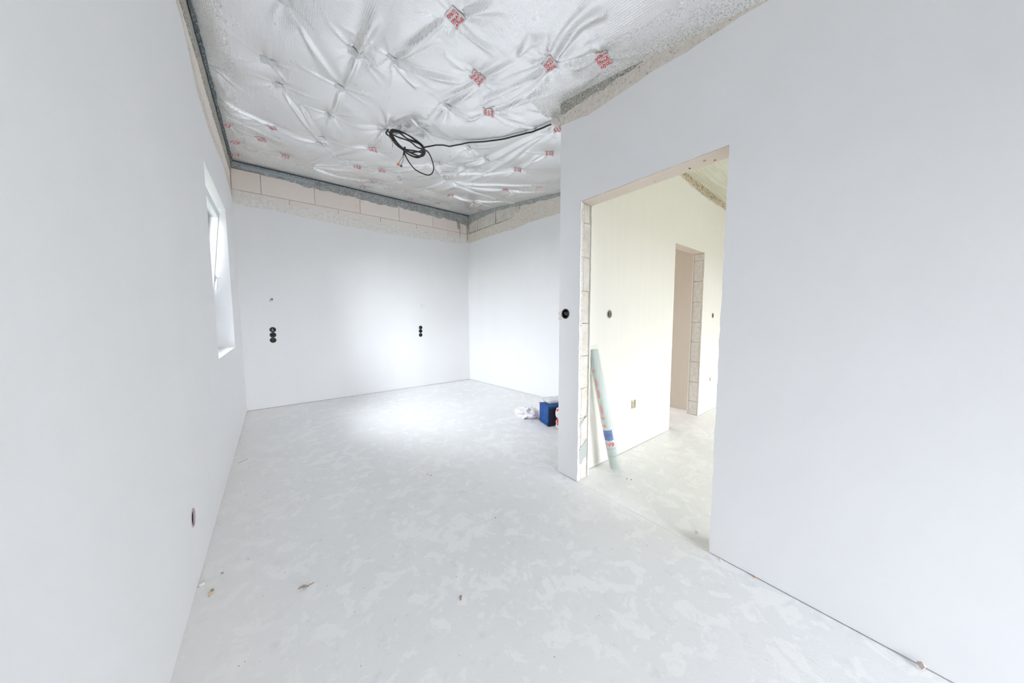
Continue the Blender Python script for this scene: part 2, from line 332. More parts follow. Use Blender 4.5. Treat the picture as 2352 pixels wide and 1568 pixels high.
class Thing:
    def __init__(s, name, loc, label, cat, group=None):
        s.loc = Vector(loc); s.o = empty(name, loc); tag(s.o, label, cat, group)
    def part(s, name, me, mat, parent=None, label=None, smooth=False, kind=None):
        me.transform(Matrix.Translation(-s.loc))
        if smooth: me.polygons.foreach_set('use_smooth', [True] * len(me.polygons))
        return tag(link(name, me, mat, parent or s.o), label, kind=kind)
def struct(name, me, mat, label, cat):
    o = link(name, me, mat); tag(o, label, cat, kind='structure'); return o
def sub(name, me, mat, parent, label=None, kind=None, smooth=False):
    if smooth: me.polygons.foreach_set('use_smooth', [True] * len(me.polygons))
    o = link(name, me, mat, parent); tag(o, label, kind=kind); return o

# ---------------------------------------------------------------- dimensions
XL, YB, XP = -0.327, 5.18, 1.70
T = 0.012
DOOR = (0.535, 1.395, 2.0); WIN = (3.05, 4.29, 0.90, 2.31); OPEN = (3.28, 4.035, 1.965)
def drop(y): return 0.41 * (min(max(5.15 - y, 0), 5.2) / 3.57) ** 1.4
def zbase(x, y): return 3.14 - drop(y) * min(1, max(0, (x + .33) / 2.03))

# ---------------------------------------------------------------- floors, ground, roof
fl = [(-0.62, REAR_Y - 0.3), (XP - 0.001, REAR_Y - 0.3), (XP - 0.001, 1.53), (3.38, 1.53), (3.38, 5.5), (-0.62, 5.5)]
struct('floor', sheet_me([fl], [], 0.12, Matrix.Translation((0, 0, -0.06))), M_floor, 'pale blotchy concrete screed floor of the main room', 'floor')
hl = [(XP + 0.0015, REAR_Y - 0.3), (5.4, REAR_Y - 0.3), (5.4, 4.4), (3.385, 4.4), (3.385, 1.525), (XP + 0.0015, 1.525)]
struct('floor_hall', sheet_me([hl], [], 0.12, Matrix.Translation((0, 0, -0.0605))), M_floor, 'pale concrete floor seen through the doorway', 'floor')
struct('ground', box_me(-40, 40, -40, 40, -0.5, -0.25), M_grass, 'grassy ground outside the house', 'ground')
struct('added_roof', box_me(-0.9, 5.6, REAR_Y - 0.4, 5.6, 3.36, 3.5), M_core, 'unseen slab added above the ceiling film to stop light leaks', 'added_roof')  # slab added over the rooms to keep daylight from leaking in

hv = random.Random(5); bm = bmesh.new(); bmesh.ops.create_cube(bm, size=1)  # block of greenery added to cut low daylight at the left window
bmesh.ops.subdivide_edges(bm, edges=bm.edges[:], cuts=22, use_grid_fill=True)
for v in bm.verts:
    v.co = Vector((-5.2 + v.co.x * 1.2, 3.5 + v.co.y * 14, 0.70 + v.co.z * 1.9))
    v.co += Vector((mnoise.noise(v.co * 1.9), mnoise.noise(v.co * 2.3), mnoise.noise(v.co * 2.1 + Vector((4, 0, 0))))) * 0.35
hm = bpy.data.meshes.new('added_hedge'); bm.to_mesh(hm); bm.free()
added_hedge = link('added_hedge', hm, plain('hedge_green', (0.10, 0.13, 0.07), 0.9))
tag(added_hedge, 'greenery added outside the left window to cut low daylight', 'added_hedge', kind='stuff')

# ---------------------------------------------------------------- ceiling film
def polyline_dense(pl, k=8):
    P = [np.array(p, float) for p in pl]
    if len(P) == 2: return np.array([P[0] + (P[1] - P[0]) * t for t in np.linspace(0, 1, k)])
    out = []
    n = len(P)
    for i in range(n - 1):
        a = P[max(i - 1, 0)]; b = P[i]; c = P[i + 1]; d = P[min(i + 2, n - 1)]
        for t in np.linspace(0, 1, k, endpoint=(i == n - 2)):
            out.append(0.5 * (2 * b + (c - a) * t + (2 * a - 5 * b + 4 * c - d) * t * t + (3 * b - a - 3 * c + d) * t ** 3))
    return np.array(out)
GX = np.arange(-0.37, 3.40, 0.0095); GY = np.arange(REAR_Y - 0.05, 5.24, 0.0095)
XX, YY = np.meshgrid(GX, GY)
dY = np.clip(5.15 - YY, 0, 5.2)
ZZ = 3.14 - 0.41 * (dY / 3.57) ** 1.4 * np.clip((XX + .33) / 2.03, 0, 1)
DZ = np.zeros_like(ZZ)
def add_fold(pl, A, w0, w1, taper=0.35):
    D = polyline_dense(pl)
    lo = D.min(0) - 0.25; hi = D.max(0) + 0.25
    i0, i1 = np.searchsorted(GX, [lo[0], hi[0]]); j0, j1 = np.searchsorted(GY, [lo[1], hi[1]])
    if i1 - i0 < 2 or j1 - j0 < 2: return
    X = XX[j0:j1, i0:i1]; Y = YY[j0:j1, i0:i1]
    best = np.full(X.shape, 1e9); tt = np.zeros(X.shape)
    m = len(D) - 1
    for k in range(m):
        a, b = D[k], D[k + 1]; e = b - a; L2 = e @ e + 1e-12
        t = np.clip(((X - a[0]) * e[0] + (Y - a[1]) * e[1]) / L2, 0, 1)
        d = np.hypot(X - a[0] - t * e[0], Y - a[1] - t * e[1])
        q = d < best; best = np.where(q, d, best); tt = np.where(q, (k + t) / m, tt)
    w = w0 + (w1 - w0) * tt
    amp = A * (1 - (1 - taper) * tt) * np.minimum(1, tt * 8 + 0.25) * np.clip((1 - tt) * 6, 0, 1)
    DZ[j0:j1, i0:i1] -= amp * (np.exp(-(best / w) ** 2) - 0.45 * np.exp(-(best / (2.5 * w)) ** 2))
FR = random.Random(3)
for i, f in enumerate(FOLDS):
    add_fold(f, FR.uniform(0.018, 0.032), 0.014, 0.038)
    # a fainter companion beside each main fold
    ox, oy = FR.uniform(-0.05, 0.05), FR.uniform(-0.05, 0.05)
    add_fold([f[0]] + [(p[0] + ox, p[1] + oy) for p in f[1:]], FR.uniform(0.010, 0.018), 0.012, 0.03)
add_fold([(0.973, 3.144), (1.027, 2.872), (1.114, 2.663)], -0.05, 0.02, 0.055)
add_fold([(0.99, 3.16), (1.09, 2.98), (1.19, 2.80)], 0.03, 0.02, 0.05)
for (cx_, cy_) in TAPES + CLEAR:
    a0 = FR.uniform(0, 6.28); n = FR.randint(5, 8)
    for k in range(n):
        a = a0 + 2 * PI * k / n + FR.uniform(-.35, .35); L = FR.uniform(0.14, 0.38)
        c1 = (cx_ + math.cos(a) * L * .5 + FR.uniform(-.02, .02), cy_ + math.sin(a) * L * .5 + FR.uniform(-.02, .02))
        add_fold([(cx_, cy_), c1, (cx_ + math.cos(a) * L, cy_ + math.sin(a) * L)], FR.uniform(0.006, 0.014), 0.010, 0.026, 0.2)
PK = np.zeros_like(ZZ)
for (cx_, cy_) in TAPES + CLEAR:
    PK = np.maximum(PK, np.exp(-(((XX - cx_) ** 2 + (YY - cy_) ** 2) / 0.13 ** 2)))
DZ += 0.022 * PK - 0.012
DZ += 0.006 * np.sin(XX * 7.1 + 1.3 * np.sin(YY * 2.3)) * np.sin(YY * 3.7 + 0.8) + 0.003 * np.sin(XX * 17 + 2 * np.sin(YY * 5))
edge = np.minimum.reduce([np.clip((5.17 - YY) / 0.12, 0, 1), np.clip((XX + 0.32) / 0.10, 0, 1)])
edge = np.where(YY < 1.6, np.minimum(edge, np.clip((1.70 - XX) / 0.10, 0.0, 1)), edge)
ZZ = ZZ + DZ * edge
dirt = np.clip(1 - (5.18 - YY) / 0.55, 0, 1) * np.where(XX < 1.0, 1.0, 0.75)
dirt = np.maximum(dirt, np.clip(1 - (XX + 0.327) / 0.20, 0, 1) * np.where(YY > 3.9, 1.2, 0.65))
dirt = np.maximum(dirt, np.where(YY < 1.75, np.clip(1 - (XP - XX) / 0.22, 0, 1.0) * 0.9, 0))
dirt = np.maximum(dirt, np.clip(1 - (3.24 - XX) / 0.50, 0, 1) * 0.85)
def zfilm(x, y):
    i = min(max((x - GX[0]) / 0.0095, 0), len(GX) - 2.001); j = min(max((y - GY[0]) / 0.0095, 0), len(GY) - 2.001)
    a, b = int(i), int(j); u, v = i - a, j - b
    return float((ZZ[b, a] * (1 - u) + ZZ[b, a + 1] * u) * (1 - v) + (ZZ[b + 1, a] * (1 - u) + ZZ[b + 1, a + 1] * u) * v)
def grid_mesh(name, XX, YY, ZZ, keep, attr=None):
    ny, nx = XX.shape; idx = np.arange(ny * nx).reshape(ny, nx)
    q = np.stack([idx[:-1, :-1], idx[1:, :-1], idx[1:, 1:], idx[:-1, 1:]], -1)[keep].reshape(-1, 4)
    used = np.unique(q); remap = np.full(ny * nx, -1); remap[used] = np.arange(len(used)); q = remap[q]
    co = np.stack([XX.ravel(), YY.ravel(), ZZ.ravel()], -1)[used]
    me = bpy.data.meshes.new(name)
    me.vertices.add(len(co)); me.vertices.foreach_set('co', co.astype(np.float32).ravel())
    me.loops.add(q.size); me.loops.foreach_set('vertex_index', q.ravel().astype(np.int32))
    me.polygons.add(len(q)); me.polygons.foreach_set('loop_start', np.arange(0, q.size, 4, dtype=np.int32))
    me.polygons.foreach_set('loop_total', np.full(len(q), 4, dtype=np.int32))
    me.update(calc_edges=True)
    me.polygons.foreach_set('use_smooth', np.ones(len(q), dtype=bool))
    if attr is not None:
        a = me.attributes.new('dirt', 'FLOAT', 'POINT'); a.data.foreach_set('value', attr.ravel()[used].astype(np.float32))
    me.update(); return me
cxm = (XX[:-1, :-1] + XX[1:, 1:]) / 2; cym = (YY[:-1, :-1] + YY[1:, 1:]) / 2
keep = ~((cxm > XP + 0.03) & (cym < 1.56))
ceil = struct('ceiling', grid_mesh('ceiling', XX, YY, ZZ, keep, dirt), M_film, 'wrinkled silver reinforced vapour barrier film stretched over the ceiling', 'ceiling')

# ---- printing on the film
_txt = {}
def text_me(body, size=1.0, bold=0.0):
    k = (body, bold)
    if k not in _txt:
        c = bpy.data.curves.new('t', 'FONT'); c.body = body; c.size = 1; c.align_x = 'CENTER'; c.align_y = 'CENTER'; c.resolution_u = 2; c.offset = bold
        o = bpy.data.objects.new('t', c); COL.objects.link(o)
        me = bpy.data.meshes.new_from_object(o.evaluated_get(bpy.context.evaluated_depsgraph_get()))
        bm = bmesh.new(); bm.from_mesh(me); bmesh.ops.triangulate(bm, faces=bm.faces[:])
        _txt[k] = ([tuple(v.co) for v in bm.verts], [tuple(v.index for v in f.verts) for f in bm.faces])
        bm.free(); bpy.data.objects.remove(o)
    vs, fs = _txt[k]
    return [(x * size, y * size) for x, y, z in vs], list(fs)
def flat_quads(rs):
    vs, fs = [], []
    for (a, b, c, d) in rs:
        n = len(vs); vs += [(a, c), (b, c), (b, d), (a, d)]; fs.append((n, n + 1, n + 2, n + 3))
    return vs, fs
def comb(lst):
    vs, fs = [], []
    for v, f in lst:
        n = len(vs); vs += v; fs += [tuple(i + n for i in q) for q in f]
    return vs, fs
def tr(vf, ox=0, oy=0, s=1, rot=0, sx=1):
    c, s_ = math.cos(rot), math.sin(rot)
    return [((x * sx * c - y * s_) * s + ox, (x * sx * s_ + y * c) * s + oy) for x, y in vf[0]], vf[1]
M_tape = plain('pale_tape', (0.80, 0.78, 0.79), 0.45)
def tape_print(rs):
    parts = []
    word = tr(text_me('DELTA', 1, 0.03), s=0.0205, sx=0.95)
    shift = rs.uniform(-0.02, 0.02)
    for r_, y in enumerate((-0.031, -0.0035, 0.024)):
        x0 = shift + (0.030, -0.012, 0.012)[r_]
        for xx in (x0 - 0.084, x0, x0 + 0.084):
            parts.append(tr(word, xx, y))
            parts.append(flat_quads([(xx - 0.026, xx + 0.026, y - 0.0135, y - 0.0112)]))
            parts.append(tr(flat_quads([(-0.009, 0.009, -0.0028, 0.0028)]), xx + 0.038, y + 0.004, 1, 1.0))
            parts.append(tr(flat_quads([(-0.008, 0.008, -0.0022, 0.0022)]), xx + 0.046, y - 0.004, 1, 0.7))
            parts.append(tr(flat_quads([(-0.005, 0.005, -0.002, 0.002)]), xx - 0.036, y + 0.006, 1, -0.3))
    vs, fs = comb(parts)
    h = 0.0435
    keepf = [f for f in fs if all(abs(vs[i][0]) < h and abs(vs[i][1]) < h for i in f)]
    return vs, keepf
def onto_film(vf, cx_, cy_, ang, gap):
    # local x = reading direction r, local y = letter-up u, seen from below
    r = (math.sin(ang), -math.cos(ang)); u = (-math.cos(ang), -math.sin(ang))
    vs = []
    for a, b in vf[0]:
        x = cx_ + a * r[0] + b * u[0]; y = cy_ + a * r[1] + b * u[1]
        vs.append((x, y, zfilm(x, y) - gap))
    return vs, vf[1]
TR = random.Random(11)
for i, (px_, py_) in enumerate(TAPES):
    ang = {0: 0.05, 1: -0.05, 2: 0.13, 3: 0.0, 4: -0.6}.get(i, math.atan2(-px_, py_) + TR.uniform(-.35, .35))
    n = 9; h = 0.046
    gv = [(-h + 2 * h * a / n, -h + 2 * h * b / n) for b in range(n + 1) for a in range(n + 1)]
    gf = [(b * (n + 1) + a, b * (n + 1) + a + 1, (b + 1) * (n + 1) + a + 1, (b + 1) * (n + 1) + a) for b in range(n) for a in range(n)]
    vs, fs = onto_film((gv, gf), px_, py_, ang, 0.003)
    tp = sub('tape_patch', mesh('tape_patch', vs, fs, True), M_tape, ceil, 'pale tape square with red print' if i == 0 else None)
    tv, tf = tape_print(TR)
    used = sorted({k for f in tf for k in f}); mp = {k: j for j, k in enumerate(used)}
    tv = [tv[k] for k in used]; tf = [tuple(mp[k] for k in f) for f in tf]
    vs, fs = onto_film((tv, tf), px_, py_, ang, 0.0052)
    sub('lettering', mesh('lettering', vs, fs), M_red, tp)
for i, (px_, py_) in enumerate(CLEAR):
    n = 10; r = TR.uniform(0.035, 0.055); ang = TR.uniform(-.6, .6); vs = []
    e = TR.uniform(0.55, 0.8)
    for b in range(n + 1):
        for a in range(n + 1):
            u, v = (a / n * 2 - 1), (b / n * 2 - 1)
            x = px_ + r * (u * math.cos(ang) - v * e * math.sin(ang)); y = py_ + r * (u * math.sin(ang) + v * e * math.cos(ang))
            bulge = max(0, 1 - u * u) * max(0, 1 - v * v)
            vs.append((x, y, zfilm(x, y) - 0.002 - bulge * (0.009 + 0.008 * math.sin(u * 7 + i) * math.cos(v * 5 + i))))
    fs = [(b * (n + 1) + a, b * (n + 1) + a + 1, (b + 1) * (n + 1) + a + 1, (b + 1) * (n + 1) + a) for b in range(n) for a in range(n)]
    cp = sub('clear_patch', mesh('clear_patch', vs, fs, True), M_clearpatch, ceil)
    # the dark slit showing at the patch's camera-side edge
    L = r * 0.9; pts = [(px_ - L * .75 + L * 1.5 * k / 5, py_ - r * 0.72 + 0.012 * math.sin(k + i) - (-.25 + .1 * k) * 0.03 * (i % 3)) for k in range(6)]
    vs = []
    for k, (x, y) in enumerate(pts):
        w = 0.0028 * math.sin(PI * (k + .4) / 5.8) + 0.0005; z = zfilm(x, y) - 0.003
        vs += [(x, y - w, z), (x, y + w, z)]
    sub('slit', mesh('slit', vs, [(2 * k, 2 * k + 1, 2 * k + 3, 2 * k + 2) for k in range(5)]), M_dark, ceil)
# fine printed date codes and the overlap seam with its tape
seam = []
for k in range(90):
    t = k / 89; x = 1.15 + t * (1.95 - 1.15); y = 5.06 - t * (5.06 - 3.20)
    for w in (-0.03, 0.03): seam.append((x + w * .9, y + w * .4, zfilm(x + w * .9, y + w * .4) - 0.0025))
sub('seam_tape', mesh('seam', seam, [(2 * k, 2 * k + 1, 2 * k + 3, 2 * k + 2) for k in range(89)], True), M_clearpatch, ceil)

# ---------------------------------------------------------------- wall building
def ring(u, v, r=0.034): return circ(u, v, r, 30)
def blocks(parent, M, u0, u1, rows, th=0.05, L=0.585, gap=0.006, name='block', mat=None, seed=1, offs=None, inset=0.004):
    """blocks laid in M's (u,v) plane; w=0 is the wall's plaster face, positive w goes into the wall"""
    r = random.Random(seed)
    for k, (v0, v1) in enumerate(rows):
        u = u0 + (offs[k] if offs else (-L / 2 if k % 2 else 0))
        while u < u1:
            a, b = max(u, u0) + gap / 2, min(u + L, u1) - gap / 2
            if b - a > 0.03:
                me = box_me(a, b, v0 + gap / 2, v1 - gap / 2, inset + r.uniform(-.001, .0015), th, 0.003, 0.0008, r.random())
                me.transform(M); sub(name, me, mat or M_block, parent)
            u += L

# --- back wall (faces -Y).  local w must point into the wall = +Y
def frameY(y): return Matrix(((1, 0, 0, 0), (0, 0, 1, y), (0, 1, 0, 0), (0, 0, 0, 1)))
def frameX(x, s=1): return Matrix(((0, 0, s, x), (1, 0, 0, 0), (0, 1, 0, 0), (0, 0, 0, 1)))
def at_w(M, w): return M @ Matrix.Translation((0, 0, w))
HB = [(-0.012, 1.055), (-0.013, 0.985), (-0.015, 0.915)]; HB2 = [(2.026, 1.042), (2.024, 0.979), (2.023, 0.912)]
hb = [ring(*c) for c in HB] + [ring(u, v, 0.030) for u, v in HB2] + [ring(-0.003, 1.462, 0.016)]
MB_ = frameY(YB)
topB = ragged([(XL, 2.640), (-0.2, 2.618), (0.05, 2.624), (0.4, 2.600), (0.84, 2.580), (1.3, 2.572), (1.8, 2.568), (2.33, 2.578), (2.75, 2.592), (2.9, 2.612), (3.03, 2.655)], 0.006, 1, f=5)
wb = struct('wall_back', sheet_me([rect(-0.62, 3.3, 0.0, 3.34)], hb[:-1], 0.2, at_w(MB_, 0.012 + 0.1)), M_core, 'white plastered back wall with bare blocks along its top', 'wall')
sub('plaster', sheet_me([[(XL, 0.005)] + [(3.03, 0.005)] + topB[::-1]], hb, T, at_w(MB_, T / 2)), M_plaster, wb, 'smooth white plaster with a ragged top edge')
blocks(wb, MB_, XL, 3.02, [(2.55, 2.802), (2.802, 3.055)], offs=[-0.01, -0.30], seed=4)
lo = [(u, v - 0.03) for u, v in topB]
hi = ragged([(XL, 2.80), (0.0, 2.79), (0.25, 2.735), (0.6, 2.74), (1.0, 2.755), (1.6, 2.72), (1.75, 2.70), (2.1, 2.74), (2.4, 2.70), (2.7, 2.72), (3.03, 2.78)], 0.03, 8, f=4)
sub('rough_coat', sheet_me([lo + hi[::-1]], [], 0.006, at_w(MB_, 0.004)), M_rough, wb, 'rough trowelled base coat left below the blocks')
gb = ragged([(XL, 3.062), (-0.05, 3.050), (0.2, 3.045), (0.5, 3.020), (1.0, 3.022), (1.5, 3.00), (1.8, 3.02), (2.4, 2.995), (2.8, 3.0), (2.9, 2.96), (3.03, 2.93)], 0.020, 12, step=0.006, f=14)
sub('sealing_band', sheet_me([gb + [(3.03, 3.155), (XL, 3.155)]], [], 0.016, at_w(MB_, 0.0)), M_grout, wb, 'grey sealing mortar with a ragged lower edge')
for k, (u, v0, v1, w) in enumerate([(2.83, 2.72, 3.0, 0.012), (2.985, 2.66, 3.0, 0.018), (2.80, 2.86, 3.0, 0.03)]):
    a = ragged([(v0, u - w * .4), (v1, u - w)], 0.006, 30 + k, 0.01, 14); b = ragged([(v0, u + w * .4), (v1, u + w)], 0.006, 40 + k, 0.01, 14)
    sub('mortar_streak', sheet_me([[(y, x) for x, y in a] + [(y, x) for x, y in b[::-1]]], [], 0.008, at_w(MB_, 0.003)), M_grout2, wb)

# --- left wall (faces +X), u = Y, w points to -X
ML_ = frameX(XL, -1)
wr = rect(*WIN)
topL = ragged([(REAR_Y, 3.02), (1.5, 3.0), (2.45, 2.90), (2.65, 2.885), (2.80, 2.815), (2.97, 2.73), (3.4, 2.69), (3.9, 2.72), (4.3, 2.77), (4.9, 2.735), (YB, 2.70)], 0.006, 3, f=5)
hs = [ring(1.906, 0.312, 0.040)]
wl = struct('wall_left', sheet_me([rect(REAR_Y - 0.3, YB + 0.2, 0, 3.34)], [wr] + hs, 0.26, at_w(ML_, 0.012 + 0.13)), M_core, 'long white plastered left wall beside the camera', 'wall')
sub('plaster', sheet_me([[(REAR_Y, 0.004)] + [(YB, 0.004)] + topL[::-1]], [wr] + hs, T, at_w(ML_, T / 2)), M_plasterY, wl, 'smooth white plaster with a ragged top edge')
blocks(wl, ML_, 0.6, YB, [(2.55, 2.802), (2.802, 3.055)], offs=[0, -0.3], seed=9)
lo = [(u, v - 0.02) for u, v in topL]; hi = ragged([(REAR_Y, 3.05), (2.3, 3.02), (3.0, 2.86), (3.6, 2.80), (4.4, 2.84), (YB, 2.84)], 0.04, 17, f=4)
sub('rough_coat', sheet_me([lo + hi[::-1]], [], 0.006, at_w(ML_, 0.004)), M_beigecoat, wl)
gb = ragged([(REAR_Y, 3.0), (2.5, 2.99), (3.2, 3.0), (3.5, 2.985), (4.0, 3.0), (YB, 3.01)], 0.012, 22, step=0.01, f=6)
sub('sealing_band', sheet_me([gb + [(YB, 3.15), (REAR_Y, 3.15)]], [], 0.016, at_w(ML_, 0.0)), M_grout2, wl)
# window reveals
for nm, me in (('reveal', box_me(-0.615, XL - 0.001, WIN[1] - 0.008, WIN[1] + 0.004, WIN[2], WIN[3])),
               ('reveal', box_me(-0.615, XL - 0.001, WIN[0] - 0.004, WIN[0] + 0.008, WIN[2], WIN[3])),
               ('reveal', box_me(-0.615, XL - 0.001, WIN[0] - 0.004, WIN[1] + 0.004, WIN[3] - 0.008, WIN[3] + 0.004)),
               ('sill', box_me(-0.615, XL + 0.001, WIN[0] - 0.004, WIN[1] + 0.004, WIN[2] - 0.004, WIN[2] + 0.010))):
    sub(nm, me, M_plasterY, wl)
def window(name, x, y0, y1, z0, z1, label, tilt=0.0, axis='X', sash=True, mull=0):
    """frame in the plane X=x (or Y=x), opened inwards by tilt"""
    def bx(a0, a1, b0, b1, d0, d1, bev=0.004):
        return box_me(d0, d1, a0, a1, b0, b1, bev) if axis == 'X' else box_me(a0, a1, d0, d1, b0, b1, bev)
    fw, dp = 0.06, 0.07
    fr = join_me([bx(y0, y0 + fw, z0, z1, x - dp, x), bx(y1 - fw, y1, z0, z1, x - dp, x), bx(y0, y1, z1 - fw, z1, x - dp, x), bx(y0, y1, z0, z0 + fw, x - dp, x)])
    w = struct(name, fr, M_pvc, label, 'window')
    n = mull + 1
    for k in range(n):
        a0 = y0 + 0.045 + (y1 - y0 - 0.09) * k / n; a1 = y0 + 0.045 + (y1 - y0 - 0.09) * (k + 1) / n
        b0, b1 = z0 + 0.045, z1 - 0.045; d0, d1 = x - 0.045, x + 0.018; s = 0.065
        sa = join_me([bx(a0, a0 + s, b0, b1, d0, d1), bx(a1 - s, a1, b0, b1, d0, d1), bx(a0, a1, b1 - s, b1, d0, d1), bx(a0, a1, b0, b0 + s, d0, d1)])
        gl = bx(a0 + s - .01, a1 - s + .01, b0 + s - .01, b1 - s + .01, x - 0.02, x - 0.016, 0)
        hd = join_me([bx((a1 - .045), (a1 - .02), (b0 + b1) / 2 - .03, (b0 + b1) / 2 + .03, d1, d1 + .008), bx((a1 - .04), (a1 - .025), (b0 + b1) / 2 - .11, (b0 + b1) / 2 + .02, d1 + .02, d1 + .035), bx((a1 - .04), (a1 - .025), (b0 + b1) / 2, (b0 + b1) / 2 + .015, d1, d1 + .03)])
        if tilt:
            R = Matrix.Translation((x, 0, b0)) @ Matrix.Rotation(tilt, 4, 'Y') @ Matrix.Translation((-x, 0, -b0))
            for q in (sa, gl, hd): q.transform(R)
        so = sub('sash', sa, M_pvc, w); sub('glass_pane', gl, M_glass, so); sub('handle', hd, M_pvc, so)
    return w
w1 = window('window_1', -0.52, WIN[0] + 0.009, WIN[1] - 0.009, WIN[2] + 0.011, WIN[3] - 0.009, 'white framed window in the left wall tilted inwards at the top', tilt=0.105)
for y in (3.35, 3.62, 3.95, 4.1): 
    sub('factory_sticker', box_me(-0.5205, -0.5185, y, y + 0.06, WIN[3] - 0.052, WIN[3] - 0.024), plain('pale_orange_sticker', (0.78, 0.62, 0.48), 0.6), w1)

# --- partition wall with the doorway (faces -X), u = Y, w points to +X
MP_ = frameX(XP, 1)
dr = [(DOOR[0], -0.02), (DOOR[1], -0.02), (DOOR[1], DOOR[2]), (DOOR[0], DOOR[2])]
def door_hole(j, seed, u0=DOOR[0], u1=DOOR[1], zt=DOOR[2], a=0.004):
    far = [(u1 + j + a * fn(0.02 * k * 8, seed, 3, 3), -0.02 + (zt + j + 0.02) * k / 80) for k in range(81)]
    top = [(u1 + (u0 - u1) * k / 30, zt + j + a * .6 * fn(k * .2, seed + 2, 3, 3)) for k in range(1, 30)]
    near = [(u0 - j - a * fn(0.02 * k * 8, seed + 5, 3, 3), (zt + j) - (zt + j + 0.02) * k / 80) for k in range(81)]
    return far + top + near
hp = [ring(1.526, 1.232, 0.036)]
topP = ragged([(REAR_Y, 2.30), (-0.6, 2.38), (0.3, 2.545), (0.52, 2.565), (0.70, 2.560), (0.91, 2.574), (1.13, 2.570), (1.35, 2.562), (1.45, 2.585), (1.588, 2.612)], 0.005, 5, f=6)
def cut(pts, h):  # outline of a wall with the door cut from its bottom edge (h runs far-bottom -> top -> near-bottom)
    return pts
def wall_with_door(u0, u1, top, hole, base=0.004):
    """outline going round the wall, dipping round the doorway"""
    hh = [(u, max(v, base)) for u, v in hole]
    return [(u0, base)] + hh[::-1] + [(u1, base)] + top[::-1]
core_p = wall_with_door(REAR_Y - 0.3, 1.588 - T, [(REAR_Y - 0.3, 3.34), (1.588 - T, 3.34)], door_hole(0.010, 60, a=0.002), 0.0)
wp = struct('wall_right', sheet_me([core_p], hp, 0.13 - 2 * T, at_w(MP_, 0.065)), M_core, 'white plastered partition wall with the unfinished doorway', 'wall')
sub('plaster', sheet_me([wall_with_door(REAR_Y, 1.588, topP, door_hole(0.0, 61))], hp, T, at_w(MP_, T / 2)), M_plasterY, wp, 'smooth bluish white plaster on the room side')
sub('plaster', sheet_me([wall_with_door(REAR_Y, 1.46, [(REAR_Y, 2.74), (1.46, 2.74)], door_hole(0.0, 71))], [], T, at_w(MP_, 0.13 - T / 2)), M_warm, wp, 'warm white plaster on the hall side')
lo = [(u, v - 0.03) for u, v in topP]
hi = [(u, v + 0.10) for u, v in ragged([(REAR_Y, 2.26), (0.3, 2.535), (0.8, 2.555), (1.588, 2.60)], 0.01, 25, f=6)]
sub('rough_coat', sheet_me([lo + hi[::-1]], [], 0.010, at_w(MP_, 0.004)), M_beigecoat, wp, 'rough beige base coat above the plaster edge')
gb = ragged([(REAR_Y, 2.33), (-0.3, 2.46), (0.45, 2.575), (0.8, 2.62), (1.2, 2.635), (1.588, 2.655)], 0.012, 27, step=0.006, f=12)
sub('sealing_band', sheet_me([gb + [(1.588, 2.80), (REAR_Y, 2.80)]], [], 0.016, at_w(MP_, 0.0)), M_grout2, wp, 'speckled grey sealing mortar under the film')
# end cap of the partition and foam lump where the cable goes in
# jamb blocks on the far side of the doorway (face towards -Y)
zj = [0.0, 0.235, 0.47, 0.69, 0.925, 1.162, 1.389, 1.625, 1.863, 1.992]
for k in range(len(zj) - 1):
    j = 0.004 * math.sin(k * 2.1)
    me = box_me(XP + 0.034, XP + 0.13 - T - 0.014 + j, DOOR[1] + 0.002 + 0.002 * math.sin(k * 5), DOOR[1] + 0.05, zj[k] + 0.003, zj[k + 1] - 0.003, 0.003, 0.0015, k)
    for v in me.vertices:
        if k == 2 and v.co.z > 0.4: v.co.z += (XP + 0.02 - v.co.x) * -0.25 - 0.012
        if k == 3 and v.co.z < 0.5: v.co.z += (XP + 0.02 - v.co.x) * -0.25
    sub('jamb_block', me, M_jamb, wp)
    sub('jamb_plaster', box_me(XP + T - 0.002, XP + 0.031, DOOR[1] - 0.001, DOOR[1] + 0.03, zj[k] + 0.002, zj[k + 1] - 0.001, 0.003, 0.0025, k + 50), M_beigecoat, wp)
    me2 = box_me(XP + T + 0.004, XP + 0.13 - T - 0.006, DOOR[0] - 0.05, DOOR[0] - 0.004, zj[k] + 0.003, zj[k + 1] - 0.003, 0.003, 0.0015, k)
    sub('jamb_block', me2, M_jamb, wp)
M_cement = plain('grey_cement_patch', (0.42, 0.43, 0.41), 0.9)
for pl in ([(1.722, 0.25), (1.75, 0.262), (1.775, 0.285), (1.80, 0.30), (1.806, 0.22), (1.80, 0.17), (1.77, 0.16), (1.74, 0.12), (1.722, 0.13), (1.718, 0.19)],
           [(1.718, 0.445), (1.75, 0.452), (1.79, 0.474), (1.76, 0.448), (1.74, 0.425), (1.718, 0.405)]):
    sub('cement_patch', sheet_me([pl], [], 0.006, planeY(DOOR[1] - 0.0005)), M_cement, wp)
# lintel soffit: beige concrete with a few air holes
so = sheet_me([rect(XP + 0.004, XP + 0.126, DOOR[0] - 0.012, DOOR[1] + 0.012)], [circ(1.765, 0.66, 0.008, 10, 1.2), circ(1.79, 0.74, 0.006, 10, 1.8), circ(1.80, 0.625, 0.006, 10, 1.6), circ(1.795, 0.93, 0.005, 10)], 0.012, Matrix.Translation((0, 0, DOOR[2] + 0.001)))
M_lintel = plaster('bare_pinkish_lintel', (0.68, 0.59, 0.52), 'x')
sub('lintel_soffit', so, M_lintel, wp, 'bare pinkish concrete underside of the lintel')

